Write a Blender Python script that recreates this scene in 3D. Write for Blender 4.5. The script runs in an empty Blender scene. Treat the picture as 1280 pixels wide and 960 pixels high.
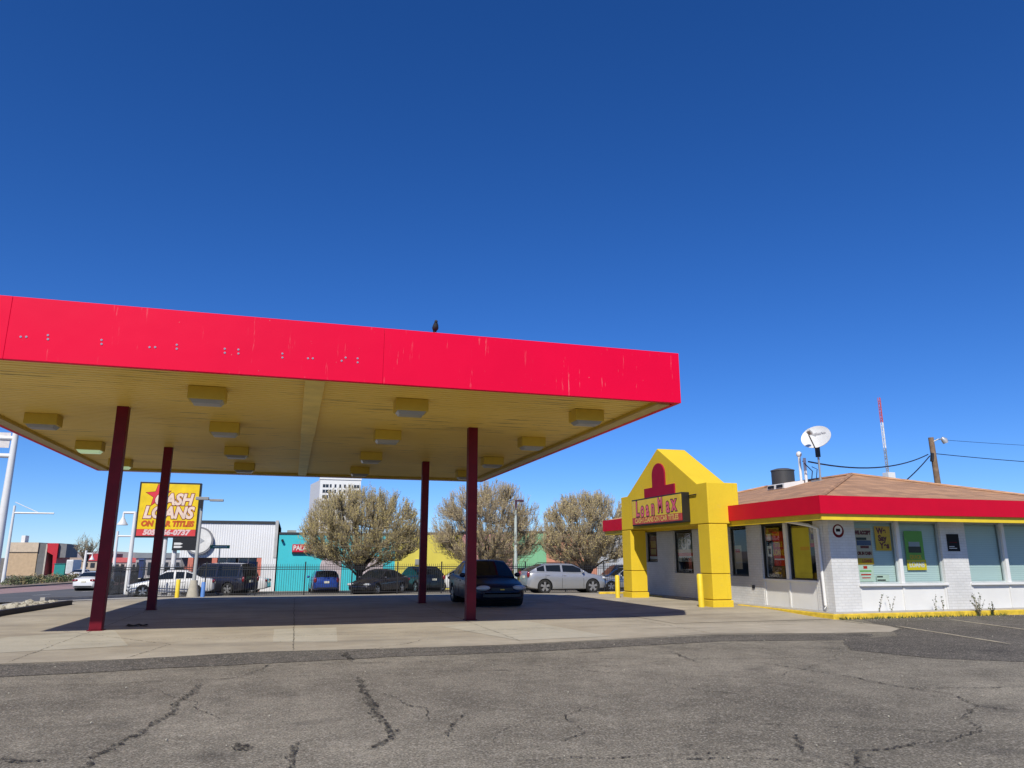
import bpy, bmesh, math, random
from mathutils import Vector, Matrix
random.seed(7)
C = bpy.context.scene.collection
SC = bpy.context.scene
V = Vector
# ------------------------------------------------------------------ camera frame (surveyed from the photograph)
EYE = V((0, 0, 1.55)); FWD = V((0.27435083, 0.93348808, 0.23093641))
RGT = V((0.959386246, -0.282095271, 0.000537653)); UPV = V((-0.06564796, -0.22140971, 0.9729687))
FPX = 915.35
def ray(px, py): return FWD + (px-640)/FPX*RGT - (py-480)/FPX*UPV
def at(px, py, Y):
    d = ray(px, py); return EYE + d*(Y/d.y)
def atX(px, py, X):
    d = ray(px, py); return EYE + d*(X/d.x)
GY = [(-100, 0), (31, 0), (46, -.57), (52, -.72), (60, -.88), (75, -1.1), (120, -1.5), (6000, -1.5)]
def gz(y):
    for (a, za), (b, zb) in zip(GY, GY[1:]):
        if y <= b: return za+(zb-za)*max(0, (y-a))/(b-a)
    return GY[-1][1]
# ------------------------------------------------------------------ materials
MATS = {}
def nodes(name):
    m = bpy.data.materials.new(name); m.use_nodes = True
    nt = m.node_tree; return m, nt, nt.nodes['Principled BSDF']
def N(nt, t, **kw):
    n = nt.nodes.new(t)
    for k, v in kw.items():
        if k in n.inputs: n.inputs[k].default_value = v
        else: setattr(n, k, v)
    return n
KA = .85                                   # one albedo scale for every surface, set with the sun's strength
def ramp(nt, fac, stops):
    r = nt.nodes.new('ShaderNodeValToRGB'); e = r.color_ramp.elements
    while len(e) < len(stops): e.new(.5)
    for el, (p, c) in zip(e, stops):
        el.position = p; el.color = (c, c, c, 1) if isinstance(c, (int, float)) else (*(min(1, x*KA) for x in c), 1)
    nt.links.new(fac, r.inputs[0]); return r.outputs[0]
def mix(nt, fac, a, b, blend='MIX'):
    m = nt.nodes.new('ShaderNodeMix'); m.data_type = 'RGBA'; m.blend_type = blend
    for s, v in ((0, fac), (6, a), (7, b)):
        if hasattr(v, 'is_linked'): nt.links.new(v, m.inputs[s])
        else: m.inputs[s].default_value = v if s == 0 else (*((x*KA for x in v) if blend == 'MIX' else v), 1)
    return m.outputs[2]
def coord(nt, scale=(1, 1, 1), kind='Object'):
    tc = nt.nodes.new('ShaderNodeTexCoord'); mp = nt.nodes.new('ShaderNodeMapping')
    mp.inputs['Scale'].default_value = scale
    nt.links.new(tc.outputs[kind], mp.inputs[0]); return mp.outputs[0]
def noise(nt, vec, scale, detail=4, rough=.55):
    n = N(nt, 'ShaderNodeTexNoise', Scale=scale, Detail=detail, Roughness=rough); nt.links.new(vec, n.inputs['Vector']); return n.outputs[0]
def bump(nt, b, h, strength, dist):
    k = N(nt, 'ShaderNodeBump', Strength=strength, Distance=dist); nt.links.new(h, k.inputs['Height']); nt.links.new(k.outputs[0], b.inputs['Normal'])
def mat(name, col, rough=.6, metal=0, var=.12, scale=2.0, coat=0, bmp=0, spec=.5, emit=0):
    if name in MATS: return MATS[name]
    if name.startswith('poster'): spec = .08
    m, nt, b = nodes(name)
    v = coord(nt); n = noise(nt, v, scale, 5)
    lo = tuple(c*(1-var) for c in col); hi = tuple(min(1, c*(1+var)) for c in col)
    nt.links.new(ramp(nt, n, [(.3, lo), (.7, hi)]), b.inputs['Base Color'])
    b.inputs['Roughness'].default_value = rough; b.inputs['Metallic'].default_value = metal
    b.inputs['Coat Weight'].default_value = coat; b.inputs['Coat Roughness'].default_value = .05
    b.inputs['Specular IOR Level'].default_value = spec
    if bmp: bump(nt, b, noise(nt, v, scale*14, 3), .4, bmp)
    if emit:
        b.inputs['Emission Color'].default_value = (*col, 1); b.inputs['Emission Strength'].default_value = emit
    MATS[name] = m; return m
def glass_mat(name, tint, refl=.9, base=.05):
    m, nt, b = nodes(name); nt.nodes.remove(b)
    out = nt.nodes['Material Output']
    t = N(nt, 'ShaderNodeBsdfTransparent', Color=(*tint, 1)); g = N(nt, 'ShaderNodeBsdfGlossy', Roughness=.02, Color=(refl, refl, refl, 1))
    lw = N(nt, 'ShaderNodeLayerWeight', Blend=.5); mx = nt.nodes.new('ShaderNodeMixShader')
    p5 = N(nt, 'ShaderNodeMath', operation='POWER'); p5.inputs[1].default_value = 4.0; nt.links.new(lw.outputs['Facing'], p5.inputs[0])
    fr = N(nt, 'ShaderNodeMath', operation='MULTIPLY_ADD'); fr.inputs[1].default_value = .9; fr.inputs[2].default_value = base; nt.links.new(p5.outputs[0], fr.inputs[0])
    nt.links.new(fr.outputs[0], mx.inputs[0]); nt.links.new(t.outputs[0], mx.inputs[1]); nt.links.new(g.outputs[0], mx.inputs[2])
    nt.links.new(mx.outputs[0], out.inputs[0]); MATS[name] = m; return m
def wallvec(nt):      # (x+y, z) so that one brick course runs round both wall directions
    tc = nt.nodes.new('ShaderNodeTexCoord'); s = nt.nodes.new('ShaderNodeSeparateXYZ'); a = N(nt, 'ShaderNodeMath', operation='ADD'); c = nt.nodes.new('ShaderNodeCombineXYZ')
    nt.links.new(tc.outputs['Object'], s.inputs[0]); nt.links.new(s.outputs[0], a.inputs[0]); nt.links.new(s.outputs[1], a.inputs[1])
    nt.links.new(a.outputs[0], c.inputs[0]); nt.links.new(s.outputs[2], c.inputs[1]); return c.outputs[0], tc.outputs['Object']
def brick_mat(name, c1, c2, mortar, bw, rh, ms, bmp, vscale=1):
    m, nt, b = nodes(name); v, oc = wallvec(nt)
    k = N(nt, 'ShaderNodeTexBrick', Scale=1.0)
    c1, c2 = ([x*KA for x in c] for c in (c1, c2)); k.inputs['Color1'].default_value = (*c1, 1); k.inputs['Color2'].default_value = (*c2, 1); k.inputs['Mortar'].default_value = (*mortar, 1)
    k.inputs['Brick Width'].default_value = bw; k.inputs['Row Height'].default_value = rh; k.inputs['Mortar Size'].default_value = ms; k.inputs['Bias'].default_value = 0
    nt.links.new(v, k.inputs['Vector'])
    n = noise(nt, oc, 1.3, 6)
    col = mix(nt, .55, k.outputs[0], ramp(nt, n, [(.3, .72), (.5, .9), (.7, 1.05)]), 'MULTIPLY')
    nt.links.new(col, b.inputs['Base Color']); b.inputs['Roughness'].default_value = .75
    inv = N(nt, 'ShaderNodeMath', operation='SUBTRACT'); inv.inputs[0].default_value = 1; nt.links.new(k.outputs[1], inv.inputs[1])
    bump(nt, b, inv.outputs[0], .6, bmp); MATS[name] = m; return m
def asphalt_mat(name, lo, hi, dark=True):
    m, nt, b = nodes(name); v = coord(nt)
    big = noise(nt, v, .22, 6, .6); mid = noise(nt, v, 1.7, 5, .6); stone = noise(nt, v, 50, 3, .72); st2 = noise(nt, v, 17, 4, .7)
    col = ramp(nt, big, [(.32, lo), (.68, hi)])
    col = mix(nt, .7, col, ramp(nt, mid, [(.3, .62), (.7, 1.18)]), 'MULTIPLY')
    col = mix(nt, .6, col, ramp(nt, noise(nt, v, 6.5, 4, .65), [(.32, .7), (.68, 1.2)]), 'MULTIPLY')
    col = mix(nt, .85, col, ramp(nt, stone, [(.33, .30), (.5, .95), (.67, 2.0)]), 'MULTIPLY')
    col = mix(nt, .5, col, ramp(nt, st2, [(.3, .62), (.7, 1.35)]), 'MULTIPLY')
    vo = N(nt, 'ShaderNodeTexVoronoi', Scale=52.0); nt.links.new(v, vo.inputs['Vector'])
    sep = nt.nodes.new('ShaderNodeSeparateColor'); nt.links.new(vo.outputs['Color'], sep.inputs[0])
    col = mix(nt, ramp(nt, sep.outputs[0], [(.84, 0.0), (.93, .6)]), col, (.44, .40, .33))
    # oil drips, worn tyre lanes
    oil = noise(nt, coord(nt, (.9, .9, .9)), 1.1, 3, .5)
    col = mix(nt, ramp(nt, oil, [(.62, 0.0), (.74, .45)]), col, (.045, .043, .04))
    nt.links.new(col, b.inputs['Base Color']); b.inputs['Roughness'].default_value = .9; b.inputs['Specular IOR Level'].default_value = .25
    bump(nt, b, stone, .7, .012); MATS[name] = m; return m
def concrete_mat(name, lo, hi, stain=.6):
    m, nt, b = nodes(name); v = coord(nt)
    big = noise(nt, v, .3, 7, .62); mid = noise(nt, v, 2.5, 5, .65); fine = noise(nt, v, 40, 3, .6); st = noise(nt, coord(nt, (.35, 1.3, 1)), .8, 5, .6)
    col = ramp(nt, big, [(.3, lo), (.7, hi)])
    col = mix(nt, .5, col, ramp(nt, mid, [(.3, .75), (.7, 1.1)]), 'MULTIPLY')
    col = mix(nt, .4, col, ramp(nt, fine, [(.3, .8), (.7, 1.12)]), 'MULTIPLY')
    col = mix(nt, ramp(nt, st, [(.5, 0.0), (.72, stain)]), col, (.17, .155, .13))
    nt.links.new(col, b.inputs['Base Color']); b.inputs['Roughness'].default_value = .85; b.inputs['Specular IOR Level'].default_value = .3
    bump(nt, b, fine, .4, .004); MATS[name] = m; return m
def fascia_mat(name, col, pale):
    m, nt, b = nodes(name)
    v = coord(nt); drip = noise(nt, coord(nt, (9, 9, .7)), 1.6, 4, .7); patch = noise(nt, v, .8, 4, .6); spk = noise(nt, v, 11, 3, .7)
    c = ramp(nt, noise(nt, v, .5, 3), [(.3, tuple(x*.93 for x in col)), (.7, col)])
    a = ramp(nt, drip, [(.63, 0.0), (.71, .5)]); a2 = ramp(nt, patch, [(.42, 0.0), (.6, 1.0)])
    mm = N(nt, 'ShaderNodeMath', operation='MULTIPLY'); nt.links.new(a, mm.inputs[0]); nt.links.new(a2, mm.inputs[1])
    c = mix(nt, mm.outputs[0], c, pale)
    c = mix(nt, ramp(nt, spk, [(.72, 0.0), (.76, .4)]), c, pale)
    nt.links.new(c, b.inputs['Base Color']); b.inputs['Roughness'].default_value = .45; b.inputs['Specular IOR Level'].default_value = .13
    bump(nt, b, noise(nt, v, .9, 2), .25, .05); MATS[name] = m; return m
def soffit_mat(name):
    m, nt, b = nodes(name); v = coord(nt)
    c = ramp(nt, noise(nt, v, .25, 5), [(.3, (.90, .63, .11)), (.7, (1.08, .80, .19))])
    ru = noise(nt, coord(nt, (.45, 9, 1)), 1.0, 5, .7); pa = noise(nt, v, .5, 3)
    mm = N(nt, 'ShaderNodeMath', operation='MULTIPLY'); nt.links.new(ramp(nt, ru, [(.55, 0.0), (.66, .85)]), mm.inputs[0]); nt.links.new(ramp(nt, pa, [(.42, 0.0), (.55, 1.0)]), mm.inputs[1])
    c = mix(nt, mm.outputs[0], c, (.12, .085, .03))
    nt.links.new(c, b.inputs['Base Color']); b.inputs['Roughness'].default_value = .5; MATS[name] = m; return m
def stucco_mat(name, col):
    m, nt, b = nodes(name); v = coord(nt)
    c = ramp(nt, noise(nt, v, .9, 6), [(.3, tuple(x*.9 for x in col)), (.7, col)])
    drip = noise(nt, coord(nt, (6, 6, .6)), 1, 4, .7)
    c = mix(nt, ramp(nt, drip, [(.6, 0.0), (.8, .35)]), c, tuple(x*.6 for x in col))
    scf = noise(nt, coord(nt, (2.2, 2.2, 3)), 1.6, 6, .7)
    c = mix(nt, ramp(nt, scf, [(.60, 0.0), (.70, .28)]), c, tuple(.45*x+.12 for x in col))
    nt.links.new(c, b.inputs['Base Color']); b.inputs['Roughness'].default_value = .75; b.inputs['Specular IOR Level'].default_value = .25
    bump(nt, b, noise(nt, v, 24, 4), .5, .012); MATS[name] = m; return m

asphalt = asphalt_mat('worn asphalt', (.165, .148, .114), (.335, .302, .232))
asphalt_dark = asphalt_mat('newer asphalt', (.10, .091, .076), (.175, .158, .13))
road_m = mat('road asphalt', (.12, .118, .118), .85, var=.2, scale=.4)
pink_m = mat('red bus lane', (.36, .235, .215), .85, var=.12, scale=.5)
conc = concrete_mat('apron concrete', (.36, .312, .236), (.55, .492, .385), .5)
conc_pale = concrete_mat('pale concrete patch', (.46, .425, .34), (.56, .52, .42), .3)
conc_walk = concrete_mat('sidewalk concrete', (.42, .40, .36), (.54, .51, .46), .2)
def crack_mat():
    m, nt, b = nodes('crack filler'); v = coord(nt); out = nt.nodes['Material Output']
    nt.links.new(ramp(nt, noise(nt, v, 9, 3), [(.3, (.03, .028, .025)), (.7, (.075, .07, .06))]), b.inputs['Base Color']); b.inputs['Roughness'].default_value = .95; b.inputs['Specular IOR Level'].default_value = .1
    t = nt.nodes.new('ShaderNodeBsdfTransparent'); mx = nt.nodes.new('ShaderNodeMixShader')
    nt.links.new(ramp(nt, noise(nt, v, 26, 4, .7), [(.40, 0.0), (.54, 1.0)]), mx.inputs[0]); nt.links.new(b.outputs[0], mx.inputs[1]); nt.links.new(t.outputs[0], mx.inputs[2]); nt.links.new(mx.outputs[0], out.inputs[0]); return m
crack_m = crack_mat()
line_m = mat('faded lot paint', (.5, .44, .31), .85, var=.35, scale=4)
white_line = mat('road paint', (.6, .6, .58), .8, var=.2)
red_fascia = fascia_mat('canopy red', (.90, .001, .048), (.85, .42, .42))
red_fascia2 = mat('store red', (.62, .0012, .026), .5, var=.05, spec=.2)
maroon = mat('maroon column paint', (.15, .002, .012), .5, var=.18, scale=3, spec=.25)
maroon2 = mat('maroon trim', (.34, .006, .035), .6, var=.06, spec=.2)
soffit_m = soffit_mat('mustard ribbed soffit')
mustard = mat('mustard paint', (.60, .42, .035), .5, var=.12)
lip_m = mat('pale mustard trim', (.60, .46, .18), .5, var=.1)
lens_m = mat('frosted lens', (.33, .33, .32), .3, var=.05)
lens_painted_glow = mat('lit lens', (.62, .85, .5), .3, var=.02, emit=.35)  # pale green plus weak emission stands in for sunlit ground reflected in the lens
yellow = stucco_mat('yellow stucco', (.86, .61, .035))
yellow_p = mat('yellow paint', (.85, .62, .03), .55, var=.08, scale=5)
kerb_y = mat('kerb yellow paint', (.75, .52, .04), .7, var=.3, scale=5)
blue_p = mat('blue paint', (.1, .25, .62), .55)
wbrick = brick_mat('white painted brick', (.80, .80, .79), (.75, .75, .74), (.58, .58, .57), .21, .075, .008, .006)
white_p = mat('white paint', (.82, .82, .81), .55, var=.05)
white_panel = mat('white panel', (.80, .80, .78), .6, var=.06, scale=1)
shingle = brick_mat('tan shingles', (.66, .37, .20), (.42, .235, .135), (.24, .15, .09), .42, .045, .004, .01)
dark_frame = mat('dark window frame', (.03, .03, .032), .4)
black_m = mat('black plastic', (.012, .012, .013), .45)
black_iron = mat('black iron', (.018, .018, .02), .5)
steel = mat('galvanised steel', (.45, .46, .46), .45, metal=.5)
pole_white = mat('white pole paint', (.80, .80, .79), .4, var=.04)
pole_grey = mat('grey pole paint', (.40, .41, .40), .5, var=.1)
wood = mat('weathered wood', (.24, .155, .095), .85, var=.3, scale=5)
rail_dark = mat('dark steel rail', (.03, .02, .017), .7, var=.3)
glass = glass_mat('window glass', (.82, .86, .85), .9, .016)
glass_d = glass_mat('dark window glass', (.78, .82, .82))
carglass = mat('tinted car glass', (.012, .015, .018), .05, spec=.45, var=.0)
blind = None
def blind_mat():
    m, nt, b = nodes('aqua blinds'); v = coord(nt)
    w = N(nt, 'ShaderNodeTexWave', wave_type='BANDS', bands_direction='Z', Scale=6.0, Distortion=.0); nt.links.new(v, w.inputs['Vector'])
    c = ramp(nt, w.outputs[1], [(.0, (.54, .69, .69)), (.6, (.62, .78, .77))])
    nt.links.new(c, b.inputs['Base Color']); b.inputs['Roughness'].default_value = .6; return m
blind = blind_mat()
dark_int = mat('dim interior', (.12, .115, .10), .9)
tyre_m = mat('tyre rubber', (.016, .016, .016), .8)
rim_m = mat('alloy rim', (.55, .55, .56), .3, metal=.7)
lamp_clear = mat('headlamp lens', (.62, .64, .64), .12, coat=1)
lamp_red = mat('tail lamp red', (.22, .006, .01), .15, coat=1)
plate_m = mat('number plate', (.7, .68, .55), .5)
chrome = mat('chrome', (.7, .7, .7), .15, metal=1)
def paint(name, col, metal=.25, rough=.32): return mat(name, col, rough, metal=metal, var=.02, coat=.8)
# ------------------------------------------------------------------ mesh building
class MB:
    def __init__(s): s.v = []; s.f = []; s.m = []
    def add(s, vs, fs, mi=0):
        o = len(s.v); s.v += [V(x) for x in vs]; s.f += [tuple(i+o for i in f) for f in fs]; s.m += [mi]*len(fs); return s
    def box(s, x0, x1, y0, y1, z0, z1, mi=0):
        return s.add([(x0,y0,z0),(x1,y0,z0),(x1,y1,z0),(x0,y1,z0),(x0,y0,z1),(x1,y0,z1),(x1,y1,z1),(x0,y1,z1)],
                     [(0,3,2,1),(4,5,6,7),(0,1,5,4),(1,2,6,5),(2,3,7,6),(3,0,4,7)], mi)
    def tube(s, p0, p1, r0, r1=None, n=12, mi=0): return s.path([p0, p1], [r0, r0 if r1 is None else r1], n, mi)
    def path(s, pts, rad, n=6, mi=0, cap=True):
        pts = [V(p) for p in pts]
        if not hasattr(rad, '__len__'): rad = [rad]*len(pts)
        o = len(s.v); fs = []
        for i, p in enumerate(pts):
            d = (pts[min(i+1, len(pts)-1)]-pts[max(i-1, 0)]).normalized()
            a = d.cross(V((0, 0, 1)) if abs(d.z) < .93 else V((1, 0, 0))).normalized(); b = d.cross(a)
            for k in range(n):
                t = 2*math.pi*k/n; s.v.append(p+(a*math.cos(t)+b*math.sin(t))*rad[i])
        for i in range(len(pts)-1):
            for k in range(n):
                q = o+i*n; fs.append((q+k, q+(k+1) % n, q+n+(k+1) % n, q+n+k))
        if cap: fs += [tuple(o+k for k in range(n-1, -1, -1)), tuple(o+(len(pts)-1)*n+k for k in range(n))]
        s.f += fs; s.m += [mi]*len(fs); return s
    def prism(s, poly, fn0, fn1, mi=0):   # poly of 2D points; fn0/fn1 map to the two 3D faces
        n = len(poly); vs = [fn0(*p) for p in poly]+[fn1(*p) for p in poly]
        return s.add(vs, [tuple(range(n-1, -1, -1)), tuple(range(n, 2*n))]+[(i, (i+1) % n, n+(i+1) % n, n+i) for i in range(n)], mi)
    def lathe(s, c, prof, n=28, mi=0):     # prof = [(y, r)] round the Y axis through c
        o = len(s.v)
        for y, r in prof:
            for k in range(n):
                t = 2*math.pi*k/n; s.v.append(V((c[0]+r*math.cos(t), y, c[2]+r*math.sin(t))))
        fs = [(o+i*n+k, o+i*n+(k+1) % n, o+(i+1)*n+(k+1) % n, o+(i+1)*n+k) for i in range(len(prof)-1) for k in range(n)]
        fs += [tuple(o+k for k in range(n)), tuple(o+(len(prof)-1)*n+k for k in range(n))]
        s.f += fs; s.m += [mi]*len(fs); return s
    def ball(s, c, r, n=12, m=8, mi=0):
        c = V(c); r = V(r) if hasattr(r, '__len__') else V((r, r, r)); o = len(s.v); fs = []
        for i in range(m+1):
            a = math.pi*i/m
            for k in range(n):
                t = 2*math.pi*k/n; s.v.append(c+V((r.x*math.sin(a)*math.cos(t), r.y*math.sin(a)*math.sin(t), r.z*math.cos(a))))
        for i in range(m):
            for k in range(n): fs.append((o+i*n+k, o+(i+1)*n+k, o+(i+1)*n+(k+1) % n, o+i*n+(k+1) % n))
        s.f += fs; s.m += [mi]*len(fs); return s
    def build(s, name, mt, parent=None, world=True, smooth=None, bevel=0):
        me = bpy.data.meshes.new(name); off = parent.matrix_basis.translation if (parent and world) else V((0, 0, 0))
        if parent and world and parent.parent: off = off+parent.parent.matrix_basis.translation
        me.from_pydata([tuple(v-off) for v in s.v], [], s.f)
        for k in (mt if isinstance(mt, (list, tuple)) else [mt]): me.materials.append(k)
        for p, i in zip(me.polygons, s.m): p.material_index = i
        bm = bmesh.new(); bm.from_mesh(me); bmesh.ops.remove_doubles(bm, verts=bm.verts, dist=1e-5); bmesh.ops.recalc_face_normals(bm, faces=bm.faces); bm.to_mesh(me); bm.free()
        if smooth:
            for p in me.polygons: p.use_smooth = True
            me.set_sharp_from_angle(angle=math.radians(smooth))
        ob = bpy.data.objects.new(name, me); C.objects.link(ob); ob.parent = parent
        if bevel:
            bv = ob.modifiers.new('bevel', 'BEVEL'); bv.width = bevel; bv.segments = 2; bv.limit_method = 'ANGLE'
        return ob
def tag(o, label=None, cat=None, group=None, kind=None):
    for k, v in (('label', label), ('category', cat), ('group', group), ('kind', kind)):
        if v: o[k] = v
    return o
def thing(name, label, cat, loc=(0, 0, 0), group=None, rz=0):
    o = bpy.data.objects.new(name, None); C.objects.link(o); o.location = loc; o.rotation_euler = (0, 0, rz); o.empty_display_size = .2
    o.matrix_basis = Matrix.Translation(V(loc)) @ Matrix.Rotation(rz, 4, 'Z'); return tag(o, label, cat, group)
def copy_tree(o, parent=None, loc=None, label=None):
    kids = [k for k in C.objects if k.parent == o]
    c = o.copy(); C.objects.link(c); c.parent = parent
    if loc is not None: c.location = loc
    if label: c['label'] = label
    for k in kids: copy_tree(k, c)
    return c
def sheet(name, poly, off, m, kind='structure'):
    bm = bmesh.new(); bm.faces.new([bm.verts.new((x, y, 0)) for x, y in poly]); bmesh.ops.triangulate(bm, faces=bm.faces)
    for y, _ in GY[1:-1]:
        bmesh.ops.bisect_plane(bm, geom=bm.verts[:]+bm.edges[:]+bm.faces[:], plane_co=(0, y, 0), plane_no=(0, 1, 0))
    for v in bm.verts: v.co.z = gz(v.co.y)+off
    bmesh.ops.recalc_face_normals(bm, faces=bm.faces)
    if sum(f.normal.z for f in bm.faces) < 0: bmesh.ops.reverse_faces(bm, faces=bm.faces)
    me = bpy.data.meshes.new(name); bm.to_mesh(me); bm.free(); me.materials.append(m)
    o = bpy.data.objects.new(name, me); C.objects.link(o); o['kind'] = kind; return o
def letters(name, rows, mt, parent, org, right, up, out=.004, world=True):
    """rows: (text, u, v, size, squeeze, shear, bolden); lettering as one mesh on the plane org + u*right + v*up"""
    mb = MB(); right = V(right).normalized(); up = V(up).normalized(); nrm = right.cross(up); org = V(org)
    for (s, u, v, size, sq, sh, bo) in rows:
        cu = bpy.data.curves.new('t', 'FONT'); cu.body = s; cu.size = size; cu.shear = sh; cu.offset = bo; cu.align_x = 'CENTER'; cu.align_y = 'CENTER'; cu.resolution_u = 3
        t = bpy.data.objects.new('t', cu); C.objects.link(t); dg = bpy.context.evaluated_depsgraph_get()
        me = bpy.data.meshes.new_from_object(t.evaluated_get(dg))
        mb.add([org+right*(u+w.co.x*sq)+up*(v+w.co.y)+nrm*out for w in me.vertices], [tuple(p.vertices) for p in me.polygons])
        bpy.data.objects.remove(t); bpy.data.curves.remove(cu); bpy.data.meshes.remove(me)
    off = parent.matrix_basis.translation if world and parent else V((0, 0, 0))
    if parent and world and parent.parent: off = off+parent.parent.matrix_basis.translation
    me = bpy.data.meshes.new(name); me.from_pydata([tuple(v-off) for v in mb.v], [], mb.f); me.materials.append(mt)
    o = bpy.data.objects.new(name, me); C.objects.link(o); o.parent = parent; return o

# ================================================================== THE SETTING
sheet('ground', [(-3000, -80), (3000, -80), (3000, 5800), (-3000, 5800)], 0, asphalt)
RE = lambda y: -9.46+.07*(y-30)          # near road edge
RB = lambda y: -21.0+.07*(y-30)
sheet('concrete_apron', [(RE(-30)+.15, -30), (-9, 8.0), (-6, 13.0), (-4.07, 13.3), (-2.4, 13.36), (-.46, 13.62), (2, 13.55), (4, 13.62), (6.65, 14.0), (8.6, 14.3), (11.0, 13.75), (12.5, 13.6), (13.2, 14.1), (13.5, 14.7), (13.6, 16.6), (13.9, 30), (14, 37), (6, 44.6), (-9, 44.8), (RE(44.8)+.15, 44.8)], .004, conc)
sheet('sidewalk', [(RE(-30)+.15, -30), (RE(-30)+1.9, -30), (RE(23)+1.9, 23), (RE(27.5)+1.7, 27.5), (RE(30)+.6, 30), (RE(33)+.7, 33), (RE(40)+2.2, 40), (RE(90)+2.2, 90), (RE(90)+.15, 90)], .009, conc_walk)
sheet('road', [(RE(-60), -60), (RE(400), 400), (RB(400), 400), (RB(-60), -60)], .004, road_m)
sheet('bus_lane', [(RB(-60), -60), (RB(400), 400), (RB(400)-6.3, 400), (RB(-60)-6.3, -60)], .004, pink_m)
sheet('far_road', [(RB(-60)-13.4, -60), (RB(400)-13.4, 400), (RB(400)-25, 400), (RB(-60)-25, -60)], .004, road_m)
for k in (3.8, 7.6):
    for y in range(18, 150, 9): sheet('lane_marking', [(RE(y)-k, y), (RE(y)-k+.14, y), (RE(y+3)-k+.14, y+3), (RE(y+3)-k, y+3)], .008, white_line)
sheet('lot_back', [(-9, 46), (40, 46), (40, 58.5), (-9, 58.5)], .004, concrete_mat('back lot paving', (.17, .155, .135), (.26, .24, .21), .3))
def kerb(x0, x1, y0, y1, name='kerb', m=None):
    mb = MB(); n = max(1, int((y1-y0)/5))
    for i in range(n):
        ya = y0+(y1-y0)*i/n; yb = y0+(y1-y0)*(i+1)/n
        def c(y, s, z): return (x0(y) if s == 0 else x1(y), y, gz(y)+z)
        mb.add([c(ya,0,0), c(ya,1,0), c(yb,1,0), c(yb,0,0), c(ya,0,.14), c(ya,1,.14), c(yb,1,.14), c(yb,0,.14)], [(4,5,6,7),(0,1,5,4),(1,2,6,5),(2,3,7,6),(3,0,4,7)])
    mb.build(name, m or conc_walk)['kind'] = 'structure'
kerb(lambda y: RE(y), lambda y: RE(y)+.16, 5, 27.5); kerb(lambda y: RE(y), lambda y: RE(y)+.16, 33.5, 120)
kerb(lambda y: RB(y)-13.4, lambda y: RB(y)-6.4, -30, 260, 'median', concrete_mat('median gravel', (.30, .235, .17), (.42, .34, .26), .2))
def sm(t): t = max(0, min(1, t)); return t*t*(3-2*t)
mb = MB(); gx = [9.0+.25*i for i in range(20)]; gy = [16.7+.4*j for j in range(36)]          # apron rises gently to the store
rz = lambda x, y: .012+.095*sm((x-9.2)/2.6)*sm((y-16.8)/3.2)*(1-sm((y-28.6)/2.2))
mb.add([(x, y, rz(x, y)) for y in gy for x in gx], [(j*20+i, j*20+i+1, (j+1)*20+i+1, (j+1)*20+i) for j in range(35) for i in range(19)])
mb.build('concrete_ramp', conc, smooth=60)['kind'] = 'structure'
# lighter slabs, joints, patches
for poly in ([(-5.6, 15.6), (-4.6, 14.75), (-2.7, 15.3), (-3.6, 18.6), (-5.3, 17.6)], [(-.22, 15.2), (.95, 14.9), (1.1, 17.9), (-.25, 17.9)], [(3.45, 17.5), (4.3, 14.2), (6.3, 14.4), (5.75, 18.6), (4.4, 18.5)]):
    sheet('concrete_patch', poly, .008, conc_pale)
def strip(name, pts, w, off, m, jit=.35):
    pts = [V((x, y)) for x, y in pts]; dense = []
    for a, b in zip(pts, pts[1:]):
        n = max(2, int((b-a).length/.09))
        for i in range(n): dense.append(a.lerp(b, i/n))
    dense.append(pts[-1]); l = []; r = []; wob = V((0, 0)); 
    for i, p in enumerate(dense):
        t = (dense[min(i+1, len(dense)-1)]-dense[max(i-1, 0)]).normalized(); n = V((-t.y, t.x))
        wob = wob*.8+V((random.uniform(-1, 1), random.uniform(-1, 1)))*.018*jit*2
        ww = w*(1+random.uniform(-jit, jit))*.5*(min(1, .25+i/6, .25+(len(dense)-1-i)/6))
        l.append(p+wob+n*ww); r.append(p+wob-n*ww)
    mb = MB()
    for i in range(len(l)-1):
        q = [l[i], l[i+1], r[i+1], r[i]]; mb.add([(p.x, p.y, gz(p.y)+off) for p in q], [(0, 1, 2, 3)])
    o = mb.build(name, m); o['kind'] = 'structure'; return o
for pts in ([(-3.9, 16.2), (14, 16.4)], [(.15, 13.7), (.25, 31)], [(4.3, 13.7), (4.5, 44)], [(-4, 13.4), (-4.0, 44)], [(8.6, 14.3), (8.7, 36)], [(-8, 22.3), (13.5, 22.4)], [(-8.5, 28.5), (13, 28.7)], [(-4.8, 18.9), (-2, 15.3), (-2.4, 13.4)]):
    strip('paving_joint', pts, .022, .0105, crack_m, .3)
def gp(px, py):
    d = ray(px, py); t = 0.0
    while t < 300:
        p = EYE+d*t
        if p.z <= gz(p.y): return (p.x, p.y)
        t += .02
def gpl(*pts): return [gp(*p) for p in pts]
def rough(poly, step=.12, j=.022):
    out = []; q = V((0, 0))
    for a, b in zip(poly, poly[1:]+poly[:1]):
        a, b = V(a), V(b); n = max(1, int((b-a).length/step))
        for i in range(n): q = q*.6+V((random.uniform(-j, j), random.uniform(-j, j))); out.append(tuple(a.lerp(b, i/n)+q))
    return out
sheet('asphalt_strip', rough(gpl((-60, 834), (100, 828), (200, 822), (330, 815), (480, 811), (640, 807), (790, 799), (900, 794), (1090, 793), (1090, 800), (900, 802), (790, 808), (640, 816), (480, 822), (330, 830), (200, 836), (100, 842), (-60, 850))), .006, asphalt_dark)
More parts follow.
